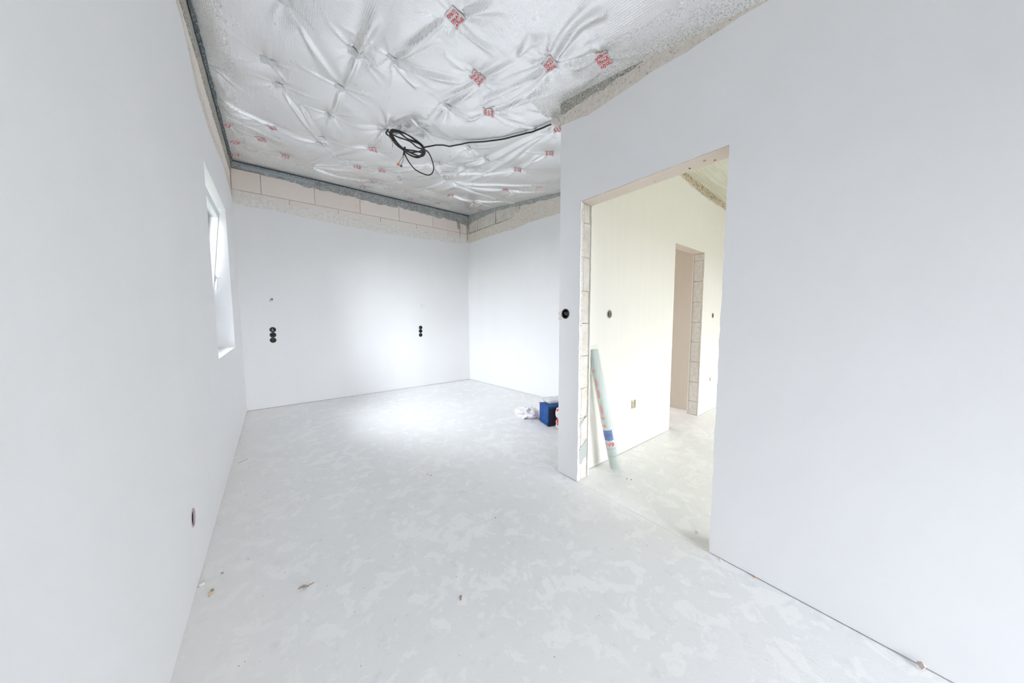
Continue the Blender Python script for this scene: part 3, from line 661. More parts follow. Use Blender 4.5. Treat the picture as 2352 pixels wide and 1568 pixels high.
# --- alcove right wall, slightly out of square (faces -X)
du = Vector((0.2, -2.167, 0)).normalized(); dn = Vector((-du.y, du.x, 0))  # dn points to +X
MA_ = Matrix(((du.x, 0, dn.x, 3.0), (du.y, 0, dn.y, 5.18), (0, 1, 0, 0), (0, 0, 0, 1)))
UE = 3.60
topA = ragged([(0.0, 2.655), (0.5, 2.665), (1.0, 2.668), (1.26, 2.660), (1.6, 2.690), (2.15, 2.680), (UE, 2.66)], 0.007, 6, f=5)
wa = struct('wall_alcove', sheet_me([rect(-0.02, UE, 0, 3.34)], [], 0.05, at_w(MA_, 0.012 + 0.025)), M_core, 'far right wall of the room with blocks and mortar along its top', 'wall')
sub('plaster', sheet_me([[(0, 0.005), (UE, 0.005)] + topA[::-1]], [], T, at_w(MA_, T / 2)), M_plasterY, wa, 'smooth white plaster with a ragged top edge')
for k, (a, b) in enumerate([(0.03, 0.27), (0.31, 0.77), (0.82, 1.34), (1.39, 1.95), (2.0, 2.5), (2.55, 3.1), (3.15, 3.6)]):
    me = box_me(a, b, 2.815, 3.055, 0.003, 0.03, 0.003, 0.001, k); me.transform(MA_); sub('block', me, M_jamb, wa)
lo = [(u, v - 0.03) for u, v in topA]; hi = ragged([(0, 2.79), (0.4, 2.80), (0.9, 2.80), (1.3, 2.82), (1.45, 2.95), (UE, 2.95)], 0.012, 33, f=8)
sub('rough_coat', sheet_me([lo + hi[::-1]], [], 0.008, at_w(MA_, 0.003)), M_beigecoat, wa)
gb = ragged([(0, 2.95), (0.2, 3.0), (0.8, 3.03), (1.2, 2.99), (1.6, 2.93), (2.2, 2.88), (UE, 2.80)], 0.014, 37, step=0.008, f=9)
sub('sealing_band', sheet_me([gb + [(UE, 3.16), (0, 3.16)]], [], 0.016, at_w(MA_, 0.0)), M_grout, wa)
for k, (u, w) in enumerate([(0.29, 0.02), (0.795, 0.018), (1.365, 0.016)]):
    a = ragged([(2.80, u - w * .6), (3.05, u - w)], 0.005, 50 + k, 0.01, 14); b = ragged([(2.80, u + w * .6), (3.05, u + w)], 0.005, 55 + k, 0.01, 14)
    sub('mortar_streak', sheet_me([[(y, x) for x, y in a] + [(y, x) for x, y in b[::-1]]], [], 0.010, at_w(MA_, 0.002)), M_beigecoat, wa)

# --- hall wall behind the doorway (faces -Y), with its own opening
MH_ = frameY(1.46)
dh = lambda j, s, a=0.003: door_hole(j, s, OPEN[0], OPEN[1], OPEN[2], a)
hh = [ring(2.152, 1.232, 0.036), ring(4.365, 1.228, 0.034), rect(2.515, 2.600, 0.372, 0.455), rect(4.355, 4.405, 0.385, 0.44)]
topH = ragged([(1.83, 2.66), (3.0, 2.655), (3.3, 2.645), (3.6, 2.60), (3.9, 2.585), (4.2, 2.57), (4.5, 2.57), (5.2, 2.56)], 0.012, 81, f=6)
wh = struct('wall_hall', sheet_me([wall_with_door(1.83, 5.3, [(1.83, 3.34), (5.3, 3.34)], dh(0.008, 90, 0.002), 0.0)], hh, 0.104, at_w(MH_, 0.064)), M_core, 'warm white hall wall seen through the doorway', 'wall')
sub('plaster', sheet_me([wall_with_door(1.83, 5.2, topH, dh(0.0, 91))], hh, T, at_w(MH_, T / 2)), M_warm, wh)
sub('plaster', sheet_me([wall_with_door(XP + T, 5.2, [(XP + T, 2.9), (5.2, 2.9)], dh(0.0, 95))], [], T, at_w(MH_, 0.128 - T / 2)), M_warm, wh)
sub('rough_coat', sheet_me([[(u, v - 0.03) for u, v in topH] + [(5.2, 2.75), (1.83, 2.75)]], [], 0.008, at_w(MH_, 0.0065)), M_beigecoat, wh)
zk = [0.0, 0.17, 0.41, 0.66, 0.905, 1.144, 1.391, 1.637, 1.88, 1.96]
for k in range(len(zk) - 1):
    me = box_me(OPEN[1] + 0.002, OPEN[1] + 0.05, 1.46 + T + 0.004, 1.588 - T - 0.004, zk[k] + 0.002, zk[k + 1] - 0.003, 0.003, 0.001, k + 20)
    sub('jamb_block', me, M_rough, wh)
sub('lintel_soffit', box_me(OPEN[0] - 0.008, OPEN[1] + 0.008, 1.464, 1.584, OPEN[2] - 0.003, OPEN[2] + 0.012), M_lintel, wh)
# room behind the hall opening
struct('wall_store', box_me(4.17, 4.29, 1.588, 4.3, 0.003, 3.3), M_beige, 'shade tinted side wall beyond the hall opening', 'wall')
struct('wall_store_back', sheet_me([rect(3.38, 4.3, 0, 3.3)], [rect(3.6, 4.1, 0.95, 2.05)], 0.1, planeY(4.25)), M_beige, 'unseen end wall of the store room with an opening added for light', 'wall')  # opening out of view, added to let light into the store room
struct('wall_hall_side', box_me(5.2, 5.32, REAR_Y - 0.3, 1.6, 0, 3.3), M_warm, 'side wall of the hall', 'wall')
struct('ceiling_store', box_me(3.30, 4.3, 1.58, 4.3, 2.6, 2.65), M_beige, 'ceiling of the store room', 'ceiling')
gx = np.arange(1.80, 5.25, 0.03); gy = np.arange(REAR_Y - 0.05, 1.5, 0.03); A_, B_ = np.meshgrid(gx, gy)
ridge = np.interp(A_[0], [1.8, 5.25], [0, 0])
Hz = 2.806 - 0.035 * A_ + 0.006 * np.sin(B_ * 42 + 1.5 * np.sin(A_ * 3)) * np.clip((A_ - 3.0), 0, 1) + 0.002 * np.sin(A_ * 19)
hc = struct('ceiling_hall', grid_mesh('hall', A_, B_, Hz, np.ones((len(gy) - 1, len(gx) - 1), bool)), M_warmfilm, 'rippled cream film on the hall ceiling', 'ceiling')
gb = [(3.20, 2.60)] + ragged([(3.2, 2.665), (3.5, 2.635), (3.9, 2.60), (4.2, 2.60), (4.5, 2.585), (5.2, 2.58)], 0.012, 99, 0.012, 9)
sub('sealing_band', sheet_me([gb[1:] + [(5.2, 2.70), (3.2, 2.72)]], [], 0.02, at_w(MH_, -0.006)), mk_grout('brown_sealing_mortar', (0.24, 0.20, 0.13), (0.66, 0.57, 0.44), (0.42, 0.52)), wh)

# --- rear walls with their glazed openings (behind the camera)
MR_ = frameY(REAR_Y)
ro = rect(0.35, 1.64, 0.02, 1.88)
wq = struct('wall_rear', sheet_me([rect(-0.62, XP + 0.06, 0, 3.34)], [ro], 0.30, at_w(MR_, -0.15)), M_plaster, 'wall behind the camera with a glazed terrace door', 'wall')
wq2 = struct('wall_rear_hall', sheet_me([rect(XP + 0.065, 5.32, 0, 3.34)], [rect(2.6, 4.4, 0.02, 1.9)], 0.30, at_w(MR_, -0.15)), M_plaster, 'hall wall behind the camera with wide glazing', 'wall')
window('window_2', REAR_Y - 0.10, 0.35, 1.64, 0.02, 1.88, 'white framed glazed terrace door behind the camera', axis='Y', mull=1)
window('window_3', REAR_Y - 0.10, 2.6, 4.4, 0.02, 1.9, 'white framed wide glazing at the end of the hall', axis='Y', mull=2)

# --- profile strips along the film's edge
t1 = box_me(XL + 0.02, 2.99, 5.105, 5.120, 3.112, 3.124, 0.002)
struct('trim_1', t1, M_steelstrip, 'dark blue grey edge profile along the top of the back wall', 'trim')
t2 = box_me(XL + 0.10, 0.55, 5.168, 5.175, 3.075, 3.110, 0.002)
struct('trim_2', t2, M_strip2, 'pale blue tape strip below the dark profile', 'trim')
t3v = []
nseg = 120
for k in range(nseg + 1):
    y = 1.6 + (5.12 - 1.6) * k / nseg; w = 0.010 + 0.006 * fn(y, 5, 4, 14)
    x = XL + 0.022 + 0.004 * fn(y, 8, 3, 11); z = 3.118 + 0.003 * fn(y, 3, 3, 9)
    t3v += [(x - w * .6, y, z - w), (x + w, y, z), (x + w, y, z + 0.014), (x - w * .6, y, z + 0.014)]
t3f = [(4 * k + a, 4 * k + (a + 1) % 4, 4 * k + 4 + (a + 1) % 4, 4 * k + 4 + a) for k in range(nseg) for a in range(4)]
struct('trim_3', mesh('trim', t3v, t3f), mk_grout('dark_sealing_bead', (0.07, 0.085, 0.095), (0.40, 0.42, 0.42), (0.55, 0.62), 70), 'dark ragged sealing bead along the top of the left wall', 'trim')
foam = []
fr_ = random.Random(2)
bm = bmesh.new(); bmesh.ops.create_icosphere(bm, subdivisions=3, radius=0.03)
for v in bm.verts: v.co = v.co * (1 + 0.35 * mnoise.noise(v.co * 60)) ; v.co.x *= 1.4
fm = bpy.data.meshes.new('foam'); bm.to_mesh(fm); bm.free(); fm.transform(Matrix.Translation((1.777, 1.715, 2.695)))
sub('foam_lump', fm, M_rough, wp, smooth=True)

# ================================================================ things
def cup(th, c, n, r, depth, mat, rim=0.003, rimmat=None):
    """open round box: centre c on the wall face, n = direction into the wall"""
    n = Vector(n).normalized(); a = n.orthogonal().normalized(); b = n.cross(a); c = Vector(c)
    prof = [(r, -0.0015), (r, depth), (r - rim, depth - 0.002), (r - rim, -0.0015)]
    N = 28; vs = []; fs = []
    for k in range(N):
        d = a * math.cos(2 * PI * k / N) + b * math.sin(2 * PI * k / N)
        for rr, dd in prof: vs.append(c + d * rr + n * dd)
    for k in range(N):
        for j in range(4):
            p, q = 4 * k + j, 4 * ((k + 1) % N) + j; p2, q2 = 4 * k + (j + 1) % 4, 4 * ((k + 1) % N) + (j + 1) % 4
            fs.append((p, q, q2, p2))
    fs.append(tuple(4 * k + 2 for k in range(N)))
    h = th.part('housing', mesh('cup', vs, fs), mat)
    rv = []
    for k in range(N):
        d = a * math.cos(2 * PI * k / N) + b * math.sin(2 * PI * k / N)
        rv += [c + d * (r + 0.002) - n * 0.002, c + d * (r - rim - 0.002) - n * 0.002, c + d * (r - rim - 0.002) + n * 0.004, c + d * (r + 0.002) + n * 0.004]
    rf = [(4 * k + j, 4 * ((k + 1) % N) + j, 4 * ((k + 1) % N) + (j + 1) % 4, 4 * k + (j + 1) % 4) for k in range(N) for j in range(4)]
    th.part('rim', mesh('rim', rv, rf), rimmat or mat)
    return a, b, n
def wires(th, c, n, r, seed, mats, out=0.0):
    rr = random.Random(seed); n = Vector(n); a = n.orthogonal().normalized(); b = n.cross(a); c = Vector(c)
    for k, m in enumerate(mats):
        pts = []
        for j in range(6):
            t = j / 5; ang = rr.uniform(0, 6.28)
            pts.append(c + (a * math.cos(ang) + b * math.sin(ang)) * r * rr.uniform(.2, .65) + n * (0.040 - 0.036 * t - (out if j == 4 else 0)))
        th.part('wire', tube_me(pts, 0.0018, 6, 4), m)
G1 = 'flush socket boxes in the back wall'
pos = ['topmost', 'middle', 'bottom']
for k, (u, v) in enumerate(HB):
    t = Thing('socket_box', (u, YB, v), '%s black socket box of the left column of three on the back wall' % pos[k], 'socket box', G1)
    cup(t, (u, YB, v), (0, 1, 0), 0.0335, 0.05, M_cup)
    wires(t, (u, YB, v), (0, 1, 0), 0.03, k, [[M_white, M_dark, M_white], [M_dark, M_blue], [M_green, M_brown, M_dark]][k])
for k, (u, v) in enumerate(HB2):
    t = Thing('socket_box', (u, YB, v), '%s black socket box of the right column of three on the back wall' % pos[k], 'socket box', G1)
    cup(t, (u, YB, v), (0, 1, 0), 0.0295, 0.05, M_cup)
    wires(t, (u, YB, v), (0, 1, 0), 0.026, 10 + k, [[M_white, M_dark], [M_blue, M_dark], [M_orange, M_green, M_dark]][k])
t = Thing('socket_box', (XL, 1.906, 0.312), 'single round socket box low on the left wall near the floor', 'socket box')
cup(t, (XL, 1.906, 0.312), (-1, 0, 0), 0.0395, 0.05, M_cup, rimmat=plain('dusty_rose_rim', (0.55, 0.45, 0.47), 0.6)); wires(t, (XL, 1.906, 0.312), (-1, 0, 0), 0.033, 21, [M_brown, M_white])
t = Thing('switch_box', (XP, 1.526, 1.232), 'round black switch box with coloured wires beside the doorway', 'switch box')
cup(t, (XP, 1.526, 1.232), (1, 0, 0), 0.0355, 0.05, M_cup); wires(t, (XP, 1.526, 1.232), (1, 0, 0), 0.033, 5, [M_green, M_blue, M_brown, M_dark, M_blue], 0.004)
for s_, zz in ((1, 1.240), (-1, 1.205)):
    t.part('wire', tube_me([(XP + .01, 1.555, zz), (XP - .006, 1.568, zz + .008), (XP - .014, 1.583, zz - .004), (XP - .010, 1.575, zz - .016), (XP + .006, 1.558, zz - .012)], 0.0013, 6, 4), M_copper)
t = Thing('switch_box', (2.152, 1.46, 1.232), 'round pale switch box on the hall wall right of the doorway jamb', 'switch box')
cup(t, (2.152, 1.46, 1.232), (0, 1, 0), 0.0355, 0.045, M_cupw); 
M_olive = plain('olive_grey_plastic', (0.22, 0.23, 0.17), 0.5)
for r_, d_ in ((0.022, 0.02), (0.013, 0.03)):
    pts = [(2.152 + r_ * math.cos(a), 1.46 + d_, 1.232 + r_ * math.sin(a)) for a in [k * PI / 8 - PI / 2 for k in range(-3, 12)]]
    t.part('wire', tube_me(pts, 0.0022, 6, 2), M_olive)
t = Thing('switch_box', (4.365, 1.46, 1.228), 'small switch box on the hall wall right of the far opening', 'switch box')
cup(t, (4.365, 1.46, 1.228), (0, 1, 0), 0.0335, 0.045, M_cupw); wires(t, (4.365, 1.46, 1.228), (0, 1, 0), 0.03, 31, [M_dark, M_dark, M_brown])
def square_box(x, z, w, h, lab):
    t = Thing('outlet_hole', (x, 1.46, z), lab, 'outlet hole')
    m1 = join_me([box_me(x - w, x - w + .004, 1.461, 1.50, z - h, z + h), box_me(x + w - .004, x + w, 1.461, 1.50, z - h, z + h), box_me(x - w, x + w, 1.461, 1.50, z + h - .004, z + h), box_me(x - w, x + w, 1.461, 1.50, z - h, z - h + .004), box_me(x - w, x + w, 1.478, 1.484, z - h, z + h)])
    t.part('housing', m1, plain('sandy_box', (0.78, 0.74, 0.62), 0.8))
    t.part('cross_bar', join_me([box_me(x - .002, x + .002, 1.470, 1.478, z - h, z + h), box_me(x - w, x + w, 1.472, 1.478, z - .002, z + .002)]), plain('tan_bar', (0.50, 0.46, 0.34), 0.7))
square_box(2.5575, 0.4135, 0.041, 0.040, 'square beige outlet hole low on the hall wall')
square_box(4.38, 0.4125, 0.024, 0.026, 'small square outlet hole low on the hall wall beyond the far opening')
t = Thing('cable_stub', (-0.003, YB, 1.462), 'short frayed cable end poking from the back wall above the left socket boxes', 'cable')
t.part('sheath', tube_me([(-0.003, YB + .03, 1.462), (-0.003, YB - .004, 1.466), (-0.010, YB - .020, 1.470), (-0.018, YB - .022, 1.452)], 0.005, 8, 4), M_cupw)
for k, m in enumerate((M_brown, M_blue, M_dark)):
    t.part('wire', tube_me([(-0.016, YB - .022, 1.455), (-0.022 + .012 * k, YB - .026, 1.440 + .006 * k), (-0.028 + .018 * k, YB - .018, 1.428 + .010 * k)], 0.0016, 6, 4), m)
t = Thing('cable_stub', (2.075, YB, 1.424), 'white cable end with a plaster lump above the right socket boxes', 'cable')
bm = bmesh.new(); bmesh.ops.create_icosphere(bm, subdivisions=3, radius=0.022)
for v in bm.verts: v.co = v.co * (1 + 0.4 * mnoise.noise(v.co * 70)); v.co.y *= 0.4; v.co.x *= 1.5
lm = bpy.data.meshes.new('lump'); bm.to_mesh(lm); bm.free(); lm.transform(Matrix.Translation((2.078, YB, 1.420)))
t.part('lump', lm, M_plaster, smooth=True)
t.part('wire', tube_me([(2.075, YB, 1.424), (2.055, YB - .02, 1.435), (2.04, YB - .025, 1.425), (2.03, YB - .022, 1.436)], 0.0022, 6, 4), M_white)

# ---- the coiled cable
t = Thing('coiled_cable', (0.97, 3.17, 3.02), 'black cable hanging in a tangled coil from the silver ceiling film', 'cable')
t.part('coil', tube_me(LOOP1, 0.0062, 10, 6), M_dark)
t.part('loop', tube_me(LOOP2, 0.0062, 10, 6), M_dark)
l4 = [(x + 0.012, y - 0.01, z - 0.008 - 0.006 * math.sin(i)) for i, (x, y, z) in enumerate(LOOP1[2:20])]
t.part('coil', tube_me(l4, 0.0062, 10, 6), M_dark)
RUN2 = []
RUN.append((1.79, 1.69, 2.70))
for a, b in zip(RUN, RUN[1:]):
    RUN2 += [tuple(a[i] + (b[i] - a[i]) * q / 3 for i in range(3)) for q in range(3)]
RUN2 = [(x, y, min(z, min(zfilm(x + p, y + q) for p in (-.012, 0, .012) for q in (-.012, 0, .012)) - 0.010)) for x, y, z in RUN2]
t.part('run', tube_me(RUN2, 0.0066, 10, 6), M_dark, label='long run of black cable to the partition corner')
t.part('tie', tube_me([(1.104, 3.11, 2.885), (1.108, 3.125, 2.875), (1.110, 3.15, 2.86), (1.114, 3.18, 2.84)], 0.009, 8, 4), M_dark)
t.part('wire', tube_me([(1.114, 3.18, 2.84), (1.118, 3.19, 2.825), (1.110, 3.195, 2.832)], 0.004, 6, 4), M_green)
t.part('copper_end', tube_me([(0.945, 3.10, 2.93), (1.0, 3.16, 2.915), (1.005, 3.175, 2.89), (1.0, 3.18, 2.875)], 0.003, 6, 4), M_copper)
t = Thing('lamp_holder', (1.115, 3.32, 2.655), 'small white lamp holder dangling by thin wires below the cable coil', 'lamp holder')
t.part('wire', tube_me([(1.114, 3.18, 2.84), (1.092, 3.205, 2.80), (1.080, 3.243, 2.77)], 0.0022, 6, 4), M_brown)
t.part('wire', tube_me([(1.114, 3.18, 2.84), (1.115, 3.207, 2.80), (1.109, 3.253, 2.77)], 0.0022, 6, 4), M_blue)
t.part('wire_connector', box_me(1.066, 1.092, 3.236, 3.252, 2.756, 2.772, 0.002), M_orange)
t.part('wire_connector', box_me(1.102, 1.122, 3.246, 3.260, 2.752, 2.772, 0.002), M_brown)
t.part('lead', tube_me([(1.082, 3.245, 2.765), (1.10, 3.27, 2.74), (1.103, 3.285, 2.70), (1.108, 3.30, 2.682)], 0.0035, 6, 4), M_white)
N = 20; prof = [(0.006, 2.690), (0.010, 2.684), (0.018, 2.680), (0.020, 2.672), (0.0205, 2.640), (0.0225, 2.638), (0.0225, 2.612), (0.019, 2.612), (0.0185, 2.630), (0.002, 2.632)]
vs = [(1.112 + r * math.cos(2 * PI * k / N), 3.315 + r * math.sin(2 * PI * k / N), z) for r, z in prof for k in range(N)]
fs = [(j * N + k, j * N + (k + 1) % N, (j + 1) * N + (k + 1) % N, (j + 1) * N + k) for j in range(len(prof) - 1) for k in range(N)]
t.part('socket', mesh('socket', vs, fs, True), M_white)

# ---- leaning roll of wrapped mesh
B0 = Vector((2.068, 1.322, 0.006)); T0 = Vector((1.874, 1.414, 0.965)); ax = (T0 - B0).normalized(); RL = (T0 - B0).length
e1 = Vector((-0.86, -0.5, 0)); e1 = (e1 - ax * e1.dot(ax)).normalized(); e2 = ax.cross(e1)     # e1 faces the camera
RR = 0.040
def cyl_pt(s, th, r): return B0 + ax * s + (e1 * math.cos(th) + e2 * math.sin(th)) * r + Vector((0, 0, 0))
lift = 0.022; B0 += Vector((0, 0, lift))
def cyl_me(s0, s1, r, n=32, m=1, wob=0.0, caps=True):
    vs = [cyl_pt(s0 + (s1 - s0) * j / m, 2 * PI * k / n, r * (1 + wob * mnoise.noise(Vector((k * .9, j * .55, 1.1))))) for j in range(m + 1) for k in range(n)]
    fs = [(j * n + k, j * n + (k + 1) % n, (j + 1) * n + (k + 1) % n, (j + 1) * n + k) for j in range(m) for k in range(n)]
    if caps: fs += [tuple(range(n))[::-1], tuple(m * n + k for k in range(n))]
    return mesh('cyl', vs, fs, True)
def mk_mesh_roll():
    t_ = NT('pale_green_mesh_roll'); sx = t_.noise(60, 3, 0.5, t_.map((1, 1, 0.08)))
    t_.col(t_.ramp(sx, [(0.3, (0.62, 0.70, 0.65)), (0.7, (0.73, 0.79, 0.75))])); t_.set(Roughness=0.6); t_.bump(sx, 0.002, 0.7); return t_.m
roll = Thing('mesh_roll', tuple(B0), 'pale green roll of plaster mesh in clear wrap leaning in the hall behind the doorway', 'roll')
core = roll.part('mesh_core', cyl_me(0.0, 0.955, RR - 0.003), mk_mesh_roll())
roll.part('clear_wrap', cyl_me(-0.012, 0.985, RR + 0.002, 32, 40, 0.10), M_wrap)
def wrap_text(vf, s, th, size, flip=0.0, r=RR - 0.0005):
    # reading direction around the roll; flip=pi prints it upside down
    vs = []
    for a, b in vf[0]:
        a, b = a * size, b * size
        c_, s_ = math.cos(flip), math.sin(flip); a, b = a * c_ - b * s_, a * s_ + b * c_
        vs.append(cyl_pt(s + b, th + a / r, r))
    return vs, vf[1]
def band_me(s0, s1, th0, th1, r, n=16):
    vs = []
    for k in range(n + 1):
        th = th0 + (th1 - th0) * k / n
        vs += [cyl_pt(s0, th, r), cyl_pt(s1, th, r)]
    return mesh('band', vs, [(2 * k, 2 * k + 2, 2 * k + 3, 2 * k + 1) for k in range(n)], True)
lab = roll.part('label', band_me(0.185, 0.345, -1.2, 1.2, RR - 0.0022), M_white, label='white paper label with blue field')
roll.part('blue_field', band_me(0.240, 0.325, -1.15, 0.95, RR - 0.0014), M_bluelabel, lab)
v, f = wrap_text(text_me('BAU', 1, 0.02), 0.283, -0.30, 0.040, PI); roll.part('lettering', mesh('t', v, f), M_bluetext, lab)
v, f = wrap_text(text_me('BAU', 1, 0.02), 0.209, -0.25, 0.044, PI); roll.part('lettering', mesh('t', v, f), M_red, lab)
v, f = wrap_text(tr(flat_quads([(-.05, .05, -.3, .3)]), 0, 0, 1, 0.4), 0.210, 0.85, 0.04, PI); roll.part('lettering', mesh('t', v, f), M_red, lab)
for s in (0.168, 0.105):
    roll.part('tape_ring', cyl_me(s, s + 0.004, RR - 0.0005, 32, 1, 0, False), plain('grey_ring', (0.45, 0.50, 0.52), 0.5))
def half_disc(s, th, hs, wd, r=RR - 0.0012, n=14):
    vs = [cyl_pt(s, th, r)]; 
    for k in range(n + 1):
        a = -PI / 2 + PI * k / n; vs.append(cyl_pt(s + hs * math.sin(a), th + wd * math.cos(a) / r, r))
    return mesh('hd', vs, [(0, k, k + 1) for k in range(1, n + 1)])
sgn = SGN
for s, hs, wd in ((0.705, 0.042, 0.017), (0.622, 0.040, 0.020), (0.495, 0.050, 0.021)):
    roll.part('red_letter', half_disc(s, -0.62 * sgn, hs, wd * sgn), M_redsoft, core)
for s, wd in ((0.802, 0.012), (0.425, 0.020), (0.362, 0.020)):
    roll.part('red_letter', band_me(s - 0.012, s + 0.012, (-0.62) * sgn, (-0.62 + wd / RR) * sgn, RR - 0.0012, 6), M_redsoft, core)
    roll.part('red_letter', band_me(s - 0.006, s + 0.006, (-0.95) * sgn, (-0.62) * sgn, RR - 0.0012, 6), M_redsoft, core)

# ---- blue box with things on and beside it
def mk_bluefab():
    t_ = NT('blue_woven_fabric'); n_ = t_.noise(18, 4, 0.6, t_.map((1, 1, 3)))
    t_.col(t_.ramp(n_, [(0.3, (0.002, 0.045, 0.20)), (0.7, (0.004, 0.095, 0.36))])); t_.set(Roughness=0.55)
    t_.bump(n_, 0.006, 0.8); return t_.m
M_bluefab = mk_bluefab(); M_darkblue = plain('navy_piping', (0.001, 0.004, 0.022), 0.5)
bx_o = Vector((2.335, 2.335, 0.0)); da = Vector((0.27, 0.963, 0)); db = Vector((0.963, -0.27, 0))
Bx = Matrix(((db.x, da.x, 0, bx_o.x), (db.y, da.y, 0, bx_o.y), (0, 0, 1, 0), (0, 0, 0, 1)))
blue = Thing('cool_bag', tuple(bx_o), 'square blue fabric cool bag standing on the floor behind the partition', 'bag')
bm = bmesh.new(); bmesh.ops.create_grid(bm, x_segments=1, y_segments=1, size=1); bm.free()
me = box_me(0.002, 0.30, 0.002, 0.205, 0.008, 0.225, 0.008)
bm = bmesh.new(); bm.from_mesh(me); bmesh.ops.subdivide_edges(bm, edges=bm.edges[:], cuts=5, use_grid_fill=True)
for v in bm.verts:
    v.co += Vector((mnoise.noise(v.co * 14), mnoise.noise(v.co * 14 + Vector((5, 0, 0))), mnoise.noise(v.co * 12 + Vector((0, 9, 0))) * .6)) * 0.007
bm.to_mesh(me); bm.free(); me.transform(Bx)
blue.part('body', me, M_bluefab, smooth=False)
def bxp(pts): return [Bx @ Vector(p) for p in pts]
for a in ([(0, 0, .01), (0, 0, .12), (0, 0, .222)], [(0, 0, .225), (0.002, .1, .23), (0, .205, .225)], [(0, 0, .225), (.15, 0, .222), (.30, 0, .225)], [(0.004, 0.004, .010), (0.004, .1, .008), (0.004, .199, .010)], [(0, 0, .008), (.15, 0, .006), (.3, 0, .008)], [(0.004, .199, .01), (0.004, .199, .12), (0.004, .199, .222)]):
    blue.part('piping', tube_me(bxp(a), 0.0045, 6, 4), M_bluefab)
blue.part('side_pocket', (lambda m_: (m_.transform(Bx), m_)[1])(box_me(0.012, 0.295, -0.008, 0.002, 0.012, 0.205, 0.004)), M_darkblue, label='dark navy side pocket')
blue.part('corner_patch', (lambda m_: (m_.transform(Bx), m_)[1])(box_me(-0.003, 0.03, -0.004, 0.02, 0.004, 0.045, 0.003)), plain('black_corner', (0.01, 0.01, 0.012), 0.6))
pk = box_me(0.03, 0.30, 0.04, 0.22, 0.236, 0.280, 0.02)
bm = bmesh.new(); bm.from_mesh(pk); bmesh.ops.subdivide_edges(bm, edges=bm.edges[:], cuts=7, use_grid_fill=True)
for v in bm.verts: v.co += Vector((mnoise.noise(v.co * 40), mnoise.noise(v.co * 35 + Vector((5, 0, 0))), mnoise.noise(v.co * 38 + Vector((0, 9, 0))))) * 0.007
bm.to_mesh(pk); bm.free(); pk.transform(Bx); pk.polygons.foreach_set('use_smooth', [True] * len(pk.polygons))
pl_o = Bx @ Vector((0.16, 0.14, 0.228)); pk.transform(Matrix.Translation(-pl_o))
po = link('plastic_package', pk, mk_clear('hazy_plastic', (0.80, 0.82, 0.84), 0.5)); po.location = pl_o
tag(po, 'crumpled clear plastic package lying on top of the blue bag', 'package')
def crumple(name, c, rx, ry, rz, seed, amp, mat, label, cat, sub_=5, freq=3.0):
    bm = bmesh.new(); bmesh.ops.create_icosphere(bm, subdivisions=sub_, radius=1)
    for v in bm.verts:
        p = v.co.copy(); q = p * freq * .5 + Vector((seed, 0, 0))
        n_ = 1 - abs(mnoise.noise(q)) * 2.2; n2 = 1 - abs(mnoise.noise(q * 2.3 + Vector((7, 3, 1)))) * 2.0
        k = 0.78 + amp * (n_ * .6 + n2 * .35)
        v.co = Vector((p.x * rx * k, p.y * ry * k, max(-0.985, p.z * k) * rz))
    zmin = min(v.co.z for v in bm.verts)
    for v in bm.verts: v.co.z = max(v.co.z - zmin - 0.25 * rz, 0.0) + 0.001
    me = bpy.data.meshes.new(name); bm.to_mesh(me); bm.free()
    me.polygons.foreach_set('use_smooth', [True] * len(me.polygons))
    o = link(name, me, mat); o.location = (c[0], c[1], 0); tag(o, label, cat); return o
M_bagw = plain('thin_white_plastic', (0.92, 0.88, 0.91), 0.35); M_bagw.node_tree.nodes['Principled BSDF'].inputs['Subsurface Weight'].default_value = 0.0
wbag = crumple('plastic_bag', (2.385, 2.75), 0.105, 0.130, 0.062, 3.1, 0.62, M_bagw, 'crumpled thin white plastic bag on the floor left of the blue bag', 'bag')
wbag.rotation_euler.z = 0.15
M_pink = plain('pinkish_thin_plastic', (0.80, 0.60, 0.61), 0.4)
pb = crumple('pink_wrapper', (2.464, 2.592), 0.042, 0.042, 0.055, 9.4, 0.25, M_pink, 'pinkish crumpled wrapper between the white bag and the blue bag', 'wrapper', 4)
def mk_redwhite():
    t_ = NT('red_white_print'); n_ = t_.noise(16, 1, 0.4)
    t_.col(t_.ramp(n_, [(0.0, (0.05, 0.06, 0.14)), (0.30, (0.84, 0.82, 0.83)), (0.485, (0.80, 0.015, 0.02))], 'CONSTANT')); t_.set(Roughness=0.3); return t_.m
rb = crumple('printed_bag', (2.398, 2.205), 0.060, 0.060, 0.075, 5.5, 0.22, mk_redwhite(), 'red and white printed bag half hidden by the partition, lower of two', 'bag')
rb2 = crumple('printed_bag', (2.412, 2.245), 0.045, 0.038, 0.075, 8.5, 0.20, mk_redwhite(), 'red and white printed bag against the blue bag, upper of two', 'bag')
rb2.location.z = 0.112

